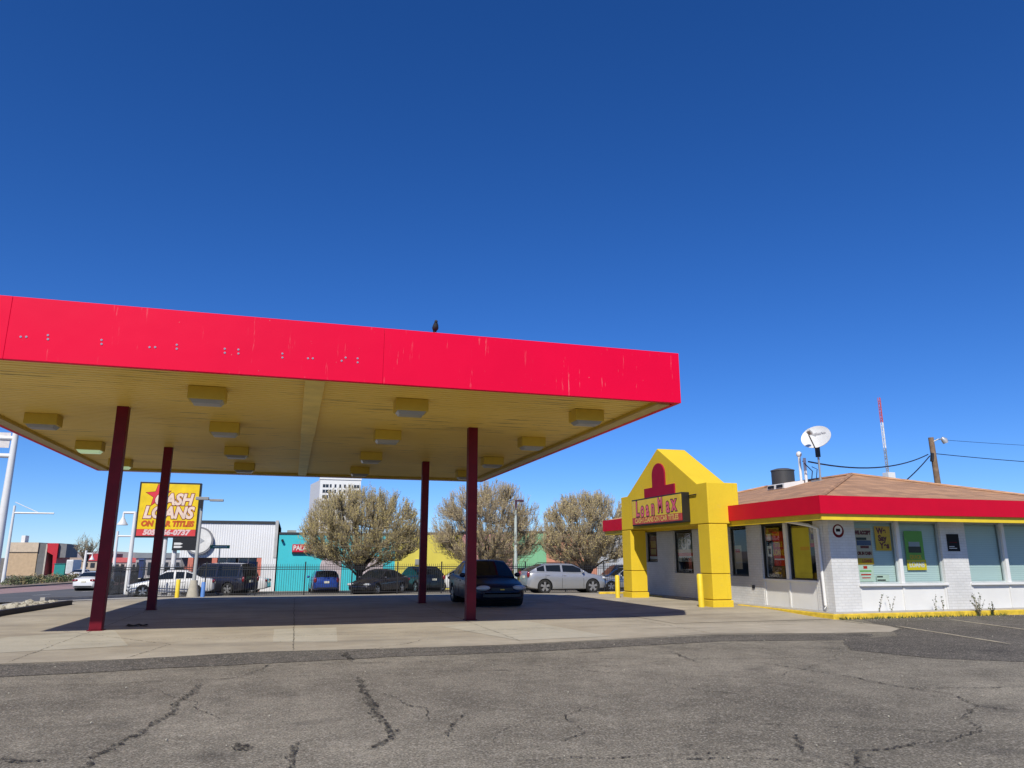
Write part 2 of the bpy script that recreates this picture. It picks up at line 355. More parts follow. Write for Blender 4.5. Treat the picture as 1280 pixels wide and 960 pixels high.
sheet('asphalt_patch', rough([(12.7, 13.75), (12.0, 12.9), (10.3, 12.5), (9.4, 11.2), (9.9, 9.9), (10.9, 9.2), (12.4, 8.5), (15, 8.0), (24, 7.4), (24, 16.5), (14.3, 16.5), (13.75, 15.4), (13.4, 14.2)]), .005, asphalt_dark)
for pts, w in (([(252, 854), (232, 872), (205, 897), (160, 925), (112, 950), (80, 975)], .06), ([(-30, 940), (20, 955), (60, 952), (112, 950)], .045), ([(434, 815), (441, 828)], .09), ([(446, 846), (456, 862), (462, 878), (477, 897), (488, 912), (484, 925), (450, 944)], .075), ([(380, 926), (366, 945), (360, 970)], .07), ([(580, 893), (560, 920)], .05),
               ([(944, 828), (1010, 838), (1075, 848), (1110, 858), (1185, 868), (1225, 884), (1300, 893)], .035), ([(1110, 858), (1180, 861), (1290, 859)], .03), ([(1225, 884), (1208, 900), (1228, 915), (1190, 928), (1110, 938), (1068, 940), (1075, 958), (1070, 975)], .04), ([(835, 815), (875, 829)], .05), ([(0, 846), (150, 840), (330, 833), (520, 828), (700, 824), (920, 824), (1050, 822)], .022), ([(-20, 862), (200, 852), (420, 844), (640, 838), (860, 830)], .02), ([(1000, 920), (1010, 940), (1040, 950)], .05), ([(700, 818), (820, 812), (980, 810), (1100, 812)], .025)):
    strip('asphalt_crack', gpl(*pts), w*1.15, .011, crack_m, .8)
for k in range(26):                                  # fine map cracking
    x, y = random.uniform(-7, 15), random.uniform(4.5, 13); a = random.choice((0, 1.57))+random.uniform(-.5, .5); pts = [(x, y)]
    for i in range(random.randint(3, 7)): a += random.uniform(-.5, .5); x += .45*math.cos(a); y += .45*math.sin(a)*.8; pts.append((x, y))
    strip('asphalt_crack', pts, random.uniform(.012, .024), .0105, crack_m, .8)
peb = MB()
for k in range(420):
    x = random.uniform(-8, 16); y = random.uniform(3.2, 17) if k % 3 else random.gauss(16.3, .25)
    if k % 3 == 0: x = random.uniform(13.4, 20)
    rr = random.uniform(.004, .013); o_ = len(peb.v); peb.ball((x, y, gz(y)+.009+rr*.4), (rr, rr*random.uniform(.6, 1.3), rr*.7), 5, 3)
peb.build('loose_pebbles', conc_pale)['kind'] = 'stuff'
sheet('oil_stain', gpl((288, 934), (296, 930), (310, 931), (319, 936), (310, 940), (293, 940)), .009, crack_m)
for a, b in (((1046, 775), (1085, 781)), ((1120, 783), (1265, 806)), ((1182, 774), (1300, 790))):
    strip('parking_line', gpl(a, b), .09, .013, line_m, .25)
# distant desert hills
mb = MB(); prev = None
for i in range(61):
    a = math.radians(-60+i*2.0); h = 16+12*math.sin(i*.55)+9*math.sin(i*1.37+1)+random.uniform(-2, 2); D = 3600
    x, y = D*math.sin(a), D*math.cos(a)
    cur = [(x*.8, y*.8, -3), (x*.93, y*.93, h*.45), (x, y, h), (x*1.2, y*1.2, h*.5), (x*1.5, y*1.5, -3)]
    if prev:
        for j in range(4): mb.add([prev[j], cur[j], cur[j+1], prev[j+1]], [(0, 1, 2, 3)])
    prev = cur
mb.build('hills', mat('far desert', (.36, .31, .29), .95, var=.1, scale=.004), smooth=60)['kind'] = 'structure'

# ================================================================== FUEL CANOPY
X0, X1, Y0, Y1, ZB, ZT, ZS = -7.49, 8.02, 14.08, 32.14, 4.864, 6.0, 4.97
can = thing('fuel_canopy', 'big flat red canopy on four maroon columns with yellow ribbed underside', 'canopy', (.26, 23, 0))
seams = [X0, -4.96, 1.5, X1]
for a, b in zip(seams, seams[1:]):
    MB().box(a+.0015, b-.0015, Y0, Y0+.12, ZB, ZT).build('fascia_panel', red_fascia, can, bevel=.006)
for x0, x1, y0, y1 in ((X0, X0+.12, Y0+.121, Y1), (X1-.12, X1, Y0+.121, Y1), (X0+.121, X1-.121, Y1-.12, Y1)):
    MB().box(x0, x1, y0, y1, ZB, ZT).build('fascia_panel', red_fascia, can)
mb = MB()                                               # bottom lip and its inner return, round three sides
for x0, x1, y0, y1 in ((X0+.122, X0+.42, Y0+.3, Y1-.3), (X1-.42, X1-.122, Y0+.3, Y1-.3), (X0+.122, X1-.122, Y1-.298, Y1-.122)):
    mb.box(x0, x1, y0, y1, ZB+.004, ZB+.04)
mb.build('bottom_lip', lip_m, can)
mb = MB()
for x0, x1, y0, y1 in ((X0+.40, X0+.418, Y0+.3, Y1-.3), (X1-.418, X1-.40, Y0+.3, Y1-.3), (X0+.42, X1-.42, Y1-.296, Y1-.28)):
    mb.box(x0, x1, y0, y1, ZB+.042, ZS+.1)
mb.build('soffit_trim', mustard, can)
MB().box(X0+.01, X1-.01, Y0+.01, Y1-.01, ZT-.1, ZT-.02).build('roof_deck', mat('tar roof', (.2, .19, .18), .9), can)
prof = []; y = Y0+.125                                  # ribbed metal soffit: ribs run along X
while y < Y1-.14:
    prof += [(y, ZS), (y+.155, ZS), (y+.157, ZS+.035), (y+.196, ZS+.035)]; y += .198
mb = MB()
for (ya, za), (yb, zb) in zip(prof, prof[1:]): mb.add([(X0+.125, ya, za), (X1-.125, ya, za), (X1-.125, yb, zb), (X0+.125, yb, zb)], [(0, 1, 2, 3)])
mb.build('soffit', soffit_m, can)
mb = MB().box(.04, .42, Y0+.14, 21.2, ZS-.11, ZS+.03).box(.06, .40, 21.203, Y1-.3, ZS-.09, ZS+.03)
mb.build('soffit_beam', mat('beam mustard', (.86, .66, .17), .5, var=.15), can, bevel=.008)
for x, y in ((-3.97, 18.66), (-3.97, 25.4), (4.5, 19.1), (4.52, 26.6)):
    c = MB().box(x-.125, x+.125, y-.125, y+.125, .02, ZS+.02).build('column', maroon, can, bevel=.012)
    MB().box(x-.155, x+.155, y-.155, y+.155, .004, .022).build('base_plate', maroon, c)
plug = None
for px, py in ((26, 421), (33, 421), (60, 419), (60, 424), (127, 425), (127, 430), (187, 434), (194, 434), (221, 431), (221, 436), (281, 436), (281, 441), (298, 437), (298, 442), (353, 442), (353, 447), (385, 448), (391, 448), (427, 451), (432, 447), (447, 448), (447, 453)):
    p = at(px, py, Y0)
    if plug is None:
        plug = MB().tube((0, 0, 0), (0, -.008, 0), .019, n=12).build('anchor_plug', mat('grey sealant', (.30, .27, .40), .6), can, world=False); o = plug
    else: o = plug.copy(); C.objects.link(o)
    o.location = p-can.location
# sixteen fixtures hang in a grid; the nearest left one is outside the picture
def canopy_light(loc, label, m):
    t = thing('canopy_light', label, 'ceiling light', loc, 'yellow box lights under the canopy')
    MB().box(-.36, .36, -.25, .25, -.27, 0).build('housing', mustard, t, world=False, bevel=.015)
    b = MB(); w, d, w2, d2 = .315, .215, .26, .17
    b.add([(-w,-d,-.272),(w,-d,-.272),(w,d,-.272),(-w,d,-.272),(-w2,-d2,-.345),(w2,-d2,-.345),(w2,d2,-.345),(-w2,d2,-.345)], [(0,1,2,3),(4,5,6,7),(0,1,5,4),(1,2,6,5),(2,3,7,6),(3,0,4,7)])
    b.build('lens', m, t, world=False); return t
cols = ['leftmost', 'second from left', 'third from left', 'rightmost']; rows = ['nearest row', 'second row', 'third row', 'farthest row']
for j, y in enumerate((16.0, 20.25, 24.75, 29.0)):
    for i, x in enumerate((-6.05, -1.87, 2.35, 6.55)):
        if (i, j) == (0, 0): continue
        painted_glow = i == 0 and j in (2, 3)  # two left lenses get the painted-in ground reflection
        canopy_light((x, y, ZS-.001), f"{'painted-glow ' if painted_glow else ''}yellow box light on canopy underside, {rows[j]}, {cols[i]}", lens_painted_glow if painted_glow else lens_m)

# bird on the roof edge
b = thing('bird', 'small dark bird perched on the red canopy roof edge', 'bird', (2.53, Y0+.1, ZT-.005)); b.scale = (.8, .8, .8)
mb = MB()
mb.path([(0, .2, .09), (0, .1, .12), (0, .0, .16), (0, -.05, .22), (0, -.075, .29), (0, -.10, .31), (0, -.135, .30)], [.012, .045, .085, .07, .04, .042, .008], 10)
mb.tube((.025, -.01, .1), (.025, -.01, 0), .009, n=6).tube((-.025, -.01, .1), (-.025, -.01, 0), .009, n=6)
mb.build('body', mat('bird plumage', (.03, .03, .035), .7), b, world=False, smooth=60)

# ================================================================== LOAN STORE
BX, BY, BYE, BXE = 13.98, 17.05, 29.2, 22.3
EX, EY, EYE_, EXE = 12.98, 16.05, 30.1, 23.2
store = thing('loan_store', 'low white brick store with red fascia band and tan shingle hip roof', 'store', (BX, BY, 0))
MB().box(BX-.28, BXE, BY-.26, BYE+.8, -.2, .15).build('walkway_slab', conc_walk, store, bevel=.015)
for a in ((BX-.43, BX-.283, BY-.41, 21.0, -.2, .13), (BX-.43, BX-.283, 26.2, BYE+1.1, -.2, .13), (BX-.282, BXE+.5, BY-.41, BY-.263, -.2, .13), (BX-1.2, BX-.434, BYE+.95, BYE+1.1, -.2, .13)):
    MB().box(*a).build('kerb', kerb_y, store, bevel=.02)
ZW = 2.56
mb = MB(); T = .22
def wx(y0, y1, z0, z1, d=0): mb.box(BX-d, BX+T, y0, y1, z0, z1)
for y0, y1, z0 in ((17.28, 17.67, .15), (20.17, 20.9, .15), (21.9, 24.3, .15), (25.7, 27.05, .15), (28.0, BYE, .15)): wx(y0, y1, z0, ZW)
wx(20.9, 21.9, .15, .98); wx(24.3, 25.7, .15, 1.0); wx(27.05, 28.0, .15, 1.38)
def wy(x0, x1, z0, z1): mb.box(x0, x1, BY, BY+T, z0, z1)
wy(BX, 14.84, .15, ZW); wy(17.78, 18.68, .15, ZW); wy(21.55, BXE, .15, ZW)
mb.box(BX, BXE, BYE-.2, BYE-.001, .15, ZW); mb.box(BXE-.2, BXE-.001, BY+.23, BYE-.21, .15, ZW)
mb.build('brick_wall', wbrick, store)
mb = MB()       # panels under the windows with raised battens
for x0, x1 in ((14.843, 17.777), (18.683, 21.547)):
    mb.box(x0, x1, BY+.05, BY+.16, .152, .80)
    xm = (x0+x1)/2
    for c in (x0+.03, xm, x1-.03): mb.box(c-.03, c+.03, BY+.02, BY+.047, .155, .795)
mb.box(BX+.04, BX+.14, 17.673, 20.167, .152, .88)
for c in (17.71, 18.95, 20.13): mb.box(BX+.012, BX+.037, c-.035, c+.035, .155, .875)
mb.build('window_panel', white_panel, store)
mb = MB()
for x0, x1 in ((14.8, 17.82), (18.64, 21.6)): mb.box(x0, x1, BY-.05, BY+.15, .803, .862)
mb.box(BX-.02, BX+.15, 17.66, 20.18, .883, .94)
mb.build('window_sill', white_p, store, bevel=.008)
gyd = BY+.10
def window(x0, x1, y0, y1, z0, z1, face, fm, gm, bl=None):
    w = .045; f = MB(); g = MB(); e = .002
    if face == 'y':
        for a, b_, c, d in ((x0+e, x1-e, z0+e, z0+w), (x0+e, x1-e, z1-w, z1-e), (x0+e, x0+w, z0+w+e, z1-w-e), (x1-w, x1-e, z0+w+e, z1-w-e)): f.box(a, b_, gyd-.03, gyd+.03, c, d)
        g.add([(x0+w-.01, gyd, z0+w-.01), (x1-w+.01, gyd, z0+w-.01), (x1-w+.01, gyd, z1-w+.01), (x0+w-.01, gyd, z1-w+.01)], [(0, 1, 2, 3)])
    else:
        gx = BX+.1
        for a, b_, c, d in ((y0+e, y1-e, z0+e, z0+w), (y0+e, y1-e, z1-w, z1-e), (y0+e, y0+w, z0+w+e, z1-w-e), (y1-w, y1-e, z0+w+e, z1-w-e)): f.box(gx-.03, gx+.03, a, b_, c, d)
        g.add([(gx, y0+w-.01, z0+w-.01), (gx, y1-w+.01, z0+w-.01), (gx, y1-w+.01, z1-w+.01), (gx, y0+w-.01, z1-w+.01)], [(0, 1, 2, 3)])
    fo = f.build('window', fm, store); g.build('pane', gm, fo)
    if bl is not None:
        B = MB()
        n = int((z1-z0)/.06)
        for i in range(n):
            z = z0+(i+.5)*(z1-z0)/n; B.add([(x0+.01, gyd+.075, z-.03), (x1-.01, gyd+.075, z-.03), (x1-.01, gyd+.083, z+.031), (x0+.01, gyd+.083, z+.031)], [(0, 1, 2, 3)])
        B.build('blind', bl, fo)
wy_list = ((14.845, 16.24), (16.36, 17.775), (18.685, 20.05), (20.17, 21.545))
for x0, x1 in wy_list: window(x0, x1, 0, 0, .864, ZW-.002, 'y', mat('pale window frame', (.5, .56, .56), .4), glass, blind)
for a in ((16.243, 16.357, BY+.0, BY+.16, .865, ZW-.003), (20.053, 20.167, BY+.0, BY+.16, .865, ZW-.003), (BX+.0, BX+.16, 18.883, 19.027, .943, ZW-.003)):
    MB().box(*a).build('mullion', white_p, store, bevel=.008)
for y0, y1, z0, z1 in ((17.675, 18.88, .943, ZW-.002), (19.03, 20.165, .943, ZW-.002), (20.903, 21.897, .984, ZW-.03), (24.303, 25.697, 1.004, ZW-.03), (27.053, 27.997, 1.384, ZW-.03)):
    window(0, 0, y0, y1, z0, z1, 'x', dark_frame, glass_d)
mb = MB().box(BX+2.2, BX+2.3, BY+.5, BYE-.3, .15, 2.6).box(BX+.23, BXE-.25, BY+.23, BYE-.22, .151, .17).box(BX+.4, BX+1.1, 19.6, 20.6, .17, 1.2).box(BX+.5, BX+.9, 18.0, 18.35, .17, 1.35)
mb.build('interior', dark_int, store)
# fascia band, yellow drip trim, soffit
mb = MB().box(EX, EX+.1, EY, EYE_, 2.665, 3.13).box(EX+.1, EXE, EY, EY+.1, 2.665, 3.13).box(EXE-.1, EXE, EY+.1, EYE_, 2.665, 3.13).box(EX+.1, EXE-.1, EYE_-.1, EYE_, 2.665, 3.13)
mb.build('fascia_band', red_fascia2, store)
mb = MB().box(EX+.07, EX+.14, EY+.07, EYE_-.07, 2.51, 2.663).box(EX+.14, EXE-.14, EY+.07, EY+.14, 2.51, 2.663).box(EXE-.14, EXE-.07, EY+.07, EYE_-.07, 2.51, 2.663).box(EX+.14, EXE-.14, EYE_-.14, EYE_-.07, 2.51, 2.663)
mb.build('fascia_trim', yellow_p, store)
MB().box(EX+.142, EXE-.142, EY+.142, EYE_-.142, 2.58, 2.62).build('soffit', mat('soffit paint', (.62, .60, .52), .7), store)
# hip roof with the ridge along Y
mb = MB(); zr, ze = 4.30, 3.06; xm = (EX+EXE)/2; a0 = EY+4.6; a1 = EYE_-4.6
E0, E1, E2, E3 = (EX+.09, EY+.09, ze), (EXE-.09, EY+.09, ze), (EXE-.09, EYE_-.09, ze), (EX+.09, EYE_-.09, ze)
R0, R1 = (xm, a0, zr), (xm, a1, zr)
mb.add([E0, E1, E2, E3, R0, R1], [(0, 1, 4), (1, 2, 5, 4), (2, 3, 5), (3, 0, 4, 5)])
rf = mb.build('roof', shingle, store)
mb = MB()
for p, q_ in ((E0, R0), (E1, R0), (E3, R1), (E2, R1), (R0, R1)): mb.path([V(p)+V((0, 0, .015)), V(q_)+V((0, 0, .02))], .06, 6)
mb.build('ridge_cap', shingle, rf)
# downspout near the corner, wall outlet
mb = MB(); mb.path([(13.45, 18.15, 2.57), (13.8, 17.62, 2.44), (13.93, 17.42, 2.34), (13.93, 17.4, 1.2), (13.93, 17.38, .3), (13.86, 17.32, .2)], .042, 8)
mb.build('downspout', white_p, store, smooth=50)
MB().box(BX-.03, BX-.001, 20.62, 20.74, .62, .72).build('outlet_box', black_m, store)
# portal with gable, attached to the west face
PXF, PXB, PXL = 12.28, 13.38, 12.92
yl0, yl1, yr0, yr1 = 25.88, 26.62, 20.28, 20.95
mbp = thing('entrance_portal', 'bright yellow stucco gabled portal framing the store entrance', 'portal', (12.8, 23.6, 0))
yc = 23.44
top = [(yr0, 2.59), (yr0, 3.85), (yr0+.58, 3.85), (yc, 5.34), (yl1-.58, 3.85), (yl1, 3.85), (yl1, 2.59)]
MB().prism(top, lambda y, z: (PXF, y, z), lambda y, z: (PXB, y, z)).build('gable', yellow, mbp, bevel=.02)
for y0, y1 in ((yl0, yl1), (yr0, yr1)):
    for k, (z0, z1, g) in enumerate(((1.09, 2.57, 0), (.33, 1.07, 0), (-.05, .305, .03))):
        MB().box(PXF-g, PXL+g, y0-g, y1+g, z0, z1).build('leg', yellow, mbp, bevel=.015)
    MB().box(PXF+.03, PXL-.02, y0+.03, y1-.03, .2, 2.6).build('leg_core', mat('groove paint', (.35, .24, .02), .8), mbp)
ec = 23.38
poly = [(ec-1.12, 3.60), (ec-1.12, 4.0), (ec-.47, 4.0)]+[(ec-.47*math.cos(math.radians(t)), 4.41+.40*math.sin(math.radians(t))) for t in range(0, 181, 12)]+[(ec+.47, 4.0), (ec+1.12, 4.0), (ec+1.12, 3.60)]
MB().prism(poly, lambda y, z: (PXF-.05, y, z), lambda y, z: (PXF+.02, y, z)).build('arch_emblem', maroon2, mbp, bevel=.008)
SX = 12.0; s0, s1, sz0, sz1 = 21.36, 25.1, 2.68, 3.63
sg = thing('box_sign', 'yellow and red box sign on the entrance portal, black cased', 'sign', (SX+.2, 23.0, 2.665))
MB().box(SX+.01, PXF-.004, s0, s1, sz0, sz1).build('casing', black_m, sg, bevel=.01)
MB().box(SX-.006, SX+.008, s0+.05, s1-.05, sz0+.29, sz1-.05).build('sign_face', mat('sign yellow', (.80, .56, .02), .35), sg)
MB().box(SX-.006, SX+.008, s0+.05, s1-.05, sz0+.05, sz0+.287).build('red_band', mat('sign red', (.55, .05, .03), .35), sg)
org = (SX-.006, (s0+s1)/2, 0); ry = (0, -1, 0); rz_ = (0, 0, 1)
big = [('L', -1.36, -.02, .74, .80), ('o', -.98, -.05, .72, .72), ('a', -.58, -.04, .72, .76), ('n', -.16, -.03, .72, .72), ('M', .38, .02, .70, .66), ('a', .92, -.01, .72, .76), ('x', 1.34, .03, .74, .82)]
letters('lettering_outline', [(c, u, sz0+.59+v, s, q_, 0, .05) for c, u, v, s, q_ in big], black_m, sg, org, ry, rz_, .004)
letters('lettering', [(c, u, sz0+.59+v, s, q_, 0, .020) for c, u, v, s, q_ in big], mat('sign pink', (.80, .12, .20), .4), sg, org, ry, rz_, .008)
letters('tagline', [('CASH LOANS ON CAR TITLES', 0, sz0+.17, .235, 1.02, 0, .007)], mat('sign pale yellow', (.85, .60, .12), .4), sg, org, ry, rz_, .004)
MB().tube((12.25, 20.9, 3.52), (12.25, 21.38, 3.52), .02, n=6).build('bracket', black_m, sg)
# posters behind the glass (flat printed sheets)
def poster(name, label, axis, a0_, a1_, z0, z1, base, bits, texts=(), pos=None):
    """a sheet of card 4 mm thick on a wall plane; bits = (u0,u1,v0,v1,material) in 0..1"""
    if axis == 'y':
        P = BY+.135 if pos is None else pos; f = lambda u, v, d: (a0_+(a1_-a0_)*u, P-d, z0+(z1-z0)*v); ri = (1, 0, 0)
    else:
        P = BX+.135 if pos is None else pos; f = lambda u, v, d: (P-d, a1_+(a0_-a1_)*u, z0+(z1-z0)*v); ri = (0, -1, 0)
    t = thing(name, label, 'poster', f(.5, 0, 0), 'posters in the store windows')
    def q(u0, u1, v0, v1, d0, d1): 
        return MB().add([f(u0,v0,d0), f(u1,v0,d0), f(u1,v1,d0), f(u0,v1,d0), f(u0,v0,d1), f(u1,v0,d1), f(u1,v1,d1), f(u0,v1,d1)], [(0,1,2,3),(4,5,6,7),(0,1,5,4),(1,2,6,5),(2,3,7,6),(3,0,4,7)])
    q(0, 1, 0, 1, 0, .004).build('sheet', base, t)
    for n, u0, u1, v0, v1, m in bits: q(u0, u1, v0, v1, .0045, .0065).build(n, m, t)
    for s, u, v, size, sq, bo, m in texts:
        letters('lettering', [(s, 0, 0, size, sq, 0, bo)], m, t, f(u, v, .0065), ri, (0, 0, 1), .002)
    return t
p_cream = mat('poster cream', (.62, .52, .38), .6); p_red = mat('poster red', (.55, .03, .02), .5); p_maroon = mat('poster maroon', (.16, .008, .012), .5)
p_yel = mat('poster yellow', (.80, .47, .015), .5); p_green = mat('poster green', (.16, .46, .06), .5); p_white = mat('poster white', (.8, .8, .78), .5); p_black = mat('poster black', (.02, .02, .022), .5); p_blue = mat('poster blue', (.06, .09, .2), .5); p_aqua = mat('poster pale green', (.60, .74, .64), .5)
def carpic(n, u0, u1, v0, v1): return [(n, u0, u1, v0, v0+(v1-v0)*.45, p_blue), (n, u0+.12*(u1-u0), u1-.2*(u1-u0), v0+(v1-v0)*.47, v1, p_black)]
poster('window_poster', 'tall cream poster with car picture in corner window', 'y', 14.92, 15.49, 1.38, 2.36, p_cream, [('picture', .1, .95, .52, .66, p_blue), ('picture', .1, .7, .67, .74, p_black), ('picture', .3, .8, .44, .51, p_maroon), ('strip', 0, 1, 0, .17, p_yel)],
       [('WE ACCEPT', .5, .87, .13, .74, .014, p_maroon), ('OR IN CASH', .5, .30, .11, .76, .012, p_maroon), ('LOANS', .6, .09, .11, .9, .005, p_red)])
poster('window_poster', 'pale green notice below the tall cream poster', 'y', 14.94, 15.45, .92, 1.36, p_aqua, [('check_mark', .35, .6, .78, .95, p_red), ('text_line', .1, .85, .6, .68, p_green), ('text_line', .15, .8, .38, .46, p_red), ('text_line', .2, .75, .2, .26, p_red)])
poster('window_poster', 'yellow poster reading We Say Yes in corner window', 'y', 15.62, 16.15, 1.75, 2.42, p_yel, [], [('We', .42, .80, .22, .95, .012, p_maroon), ('Say', .45, .50, .22, .95, .012, p_maroon), ('Yes', .55, .20, .22, .95, .012, p_maroon)])
poster('window_poster', 'green poster with car picture above yellow loans strip', 'y', 16.62, 17.26, 1.22, 2.3, p_green, [('picture', .16, .85, .44, .6, p_black), ('picture', .2, .8, .6, .72, mat('poster grey', (.4, .45, .5), .5)), ('strip', -.01, 1.04, .0, .26, mat('poster bright yellow', (.85, .66, .02), .5))],
       [('QUICK', .5, .33, .14, .95, .006, p_yel), ('LOANS', .52, .13, .19, .86, .008, p_white)])
poster('window_poster', 'small white decals in the lower corner of window', 'y', 15.52, 15.95, .92, 1.1, p_aqua, [('text_line', .05, .5, .6, .8, p_black), ('text_line', .05, .7, .1, .3, p_black)])
poster('wall_plaque', 'black square plaque on the white pillar between windows', 'y', 17.98, 18.42, 1.74, 2.22, p_black, [('text_line', .12, .55, .25, .29, p_white), ('text_line', .12, .75, .15, .19, p_white), ('text_line', .2, .8, .5, .53, p_maroon)], pos=BY-.005)
tag(C.objects[-1].parent or C.objects[-1], None, None)
st = thing('wall_sticker', 'round maroon and white sticker on the corner pillar', 'sticker', (14.3, BY-.004, 2.1))
MB().tube((14.3, BY-.001, 2.27), (14.3, BY-.006, 2.27), .18, n=28).build('disc', p_maroon, st)
MB().tube((14.3, BY-.0065, 2.29), (14.3, BY-.009, 2.29), .125, n=24).build('inner_disc', p_white, st)
MB().box(14.22, 14.36, BY-.011, BY-.0095, 2.25, 2.33).build('mark', p_black, st)
poster('window_poster', 'red banner reading TITLE LOANS in dark window', 'x', 19.2, 19.72, 1.32, 2.33, p_red, [('strip', .05, .95, .17, .21, p_white)], [('TITLE', .5, .62, .2, .80, .008, p_yel), ('LOANS', .5, .38, .24, .72, .008, p_yel)])
poster('window_poster', 'white star decals beside the red banner', 'x', 19.78, 20.05, 1.55, 2.35, p_black, [('decal', .1, .9, .65, .9, p_white), ('decal', .1, .9, .05, .45, p_white), ('decal', .3, .8, .15, .35, p_red)])
poster('window_poster', 'brown easel notice under the red banner', 'x', 19.25, 19.85, .98, 1.3, mat('poster brown', (.22, .12, .04), .6), [('text_line', .2, .7, .3, .5, p_yel)])
poster('window_poster', 'big plain yellow sheet filling the second dark window', 'x', 18.02, 18.80, .99, 2.40, mat('poster plain yellow', (.66, .55, .06), .5), [('text_line', .45, .95, .55, .62, mat('poster orange', (.7, .36, .06), .5))])
poster('window_poster', 'small tan notice with red strip right of yellow sheet', 'x', 17.73, 18.0, 1.85, 2.45, mat('poster tan', (.4, .27, .06), .6), [('strip', 0, 1, 0, .18, p_red), ('picture', .2, .8, .35, .6, p_maroon)])
poster('window_poster', 'cream notice in the narrow window beside the portal', 'x', 21.42, 21.85, 1.2, 1.95, p_cream, [('picture', .2, .8, .7, .85, p_red)])
poster('window_poster', 'small white notice at the edge of narrow window', 'x', 20.95, 21.1, 1.72, 2.0, p_white, [('picture', .3, .8, .3, .7, p_red)])
poster('window_poster', 'large poster with white letters and red stripe inside the portal', 'x', 24.36, 25.62, 1.42, 2.3, mat('poster slate', (.10, .17, .17), .5), [('strip', 0, 1, .22, .36, p_red), ('strip', 0, 1, .36, .5, p_cream), ('strip', 0, 1, 0, .22, mat('poster pale grey', (.5, .55, .55), .5))], [('UP', .5, .68, .5, 1.15, .02, p_white), ('LOANS', .5, .1, .18, 1.2, .008, p_black)])
poster('window_poster', 'maroon and yellow poster at the far end of portal', 'x', 27.3, 27.95, 1.5, 2.4, p_maroon, [('strip', .15, .85, .5, .8, mat('poster ochre', (.5, .3, .05), .5)), ('strip', .15, .85, .2, .45, mat('poster ochre2', (.42, .30, .1), .5)), ('strip', 0, 1, 0, .12, p_white)])
# things standing on the roof
dish = thing('satellite_dish', 'white oval satellite dish on the shingle roof ridge', 'satellite dish', (17.8, 21.85, 4.2))
mb = MB().path([(0, 0, 0), (0, 0, 1.05)], .035, 8); mb.box(-.22, .22, -.22, .22, -.03, .03); mb.build('mast', steel, dish, world=False)
mb = MB(); nrm = V((-.80, -.46, .40)).normalized(); ax = nrm.cross(V((0, 0, 1))).normalized(); ay = ax.cross(nrm).normalized(); cen = V((-.08, -.12, 1.5)); ring = []
for i in range(9):
    r = i/8; ring.append([cen+(ax*math.cos(t*math.pi/16)*.53+ay*math.sin(t*math.pi/16)*.45)*r+nrm*(.11*r*r) for t in range(32)])
for back in (0, 1):
    for a, b_ in zip(ring, ring[1:]):
        for t in range(32): mb.add([p-nrm*.02*back for p in (a[t], b_[t], b_[(t+1) % 32], a[(t+1) % 32])], [(0, 1, 2, 3)])
for t in range(32): mb.add([ring[-1][t], ring[-1][(t+1) % 32], ring[-1][(t+1) % 32]-nrm*.02, ring[-1][t]-nrm*.02], [(0, 1, 2, 3)])
mb.build('reflector', mat('dish white', (.74, .75, .74), .5), dish, world=False, smooth=60)
mb = MB().box(-.06, .06, -.05, .07, .85, 1.4); mb.build('bracket', black_m, dish, world=False)
tip = cen+nrm*.66-ay*.10-ax*.0
mb = MB().path([cen-ay*.48, tip-ay*.16, tip], [.022, .022, .022], 6); mb.build('feed_arm', black_m, dish, world=False)
mb = MB().path([tip-nrm*.12, tip+nrm*.1], [.07, .05], 10).path([tip+ax*.08, tip+ax*.08-nrm*.2], [.04, .03], 8); mb.build('feed_horn', mat('feed grey', (.55, .55, .52), .5), dish, world=False)
letters('lettering', [('HughesNet', .06, .17, .12, 1, 0, .003)], mat('dish lettering grey', (.3, .3, .33), .6), dish, cen+nrm*.045, -ax if (-ax).x > 0 else ax, ay, .012, world=False)
drum = thing('roof_fan', 'dark grey drum shaped fan unit on the store roof', 'fan unit', (18.3, 24.6, 4.18))
MB().path([(0, 0, 0), (0, 0, .68)], .43, 28).build('drum', mat('fan grey', (.06, .06, .062), .5), drum, world=False, smooth=40)
MB().path([(0, 0, .682), (0, 0, .72), (0, 0, .78)], [.45, .45, .25], 28).build('cap', mat('fan cap grey', (.1, .1, .1), .5), drum, world=False, smooth=40)
vb = thing('roof_vent', 'low white roof vent with two dark grilles on shingles', 'roof vent', (17.2, 23.0, 4.0))
mb = MB(); mb.prism([(-.45, -.02), (-.42, .16), (.3, .27), (.42, .27), (.42, -.02)], lambda x, z: (x, -.5, z), lambda x, z: (x, .5, z)); mb.build('hood', white_p, vb, world=False, bevel=.01)
for y in (-.25, .25): MB().box(-.475, -.447, y-.17, y+.17, .02, .12).build('grille', black_m, vb, world=False)
fl = thing('flue_pipe', 'pair of white capped flue pipes beside the satellite dish', 'flue', (17.75, 22.55, 4.15))
MB().path([(0, 0, 0), (0, 0, .95)], .055, 10).build('pipe', white_p, fl, world=False, smooth=50)
MB().path([(-.02, .25, 0), (-.02, .25, 1.05)], .05, 10).build('pipe', white_p, fl, world=False, smooth=50)
MB().ball((-.02, .25, 1.12), (.1, .1, .11)).build('cap', white_p, fl, world=False, smooth=60)
mb = MB(); mb.path([(.05, -.2, 0), (.1, -.25, .45), (-.05, -.1, .7), (.0, .1, .85)], .018, 6).path([(.1, -.4, .05), (.15, -.45, .5), (.05, -.3, .6)], .015, 6)
mb.build('cable_loop', black_m, fl, world=False)

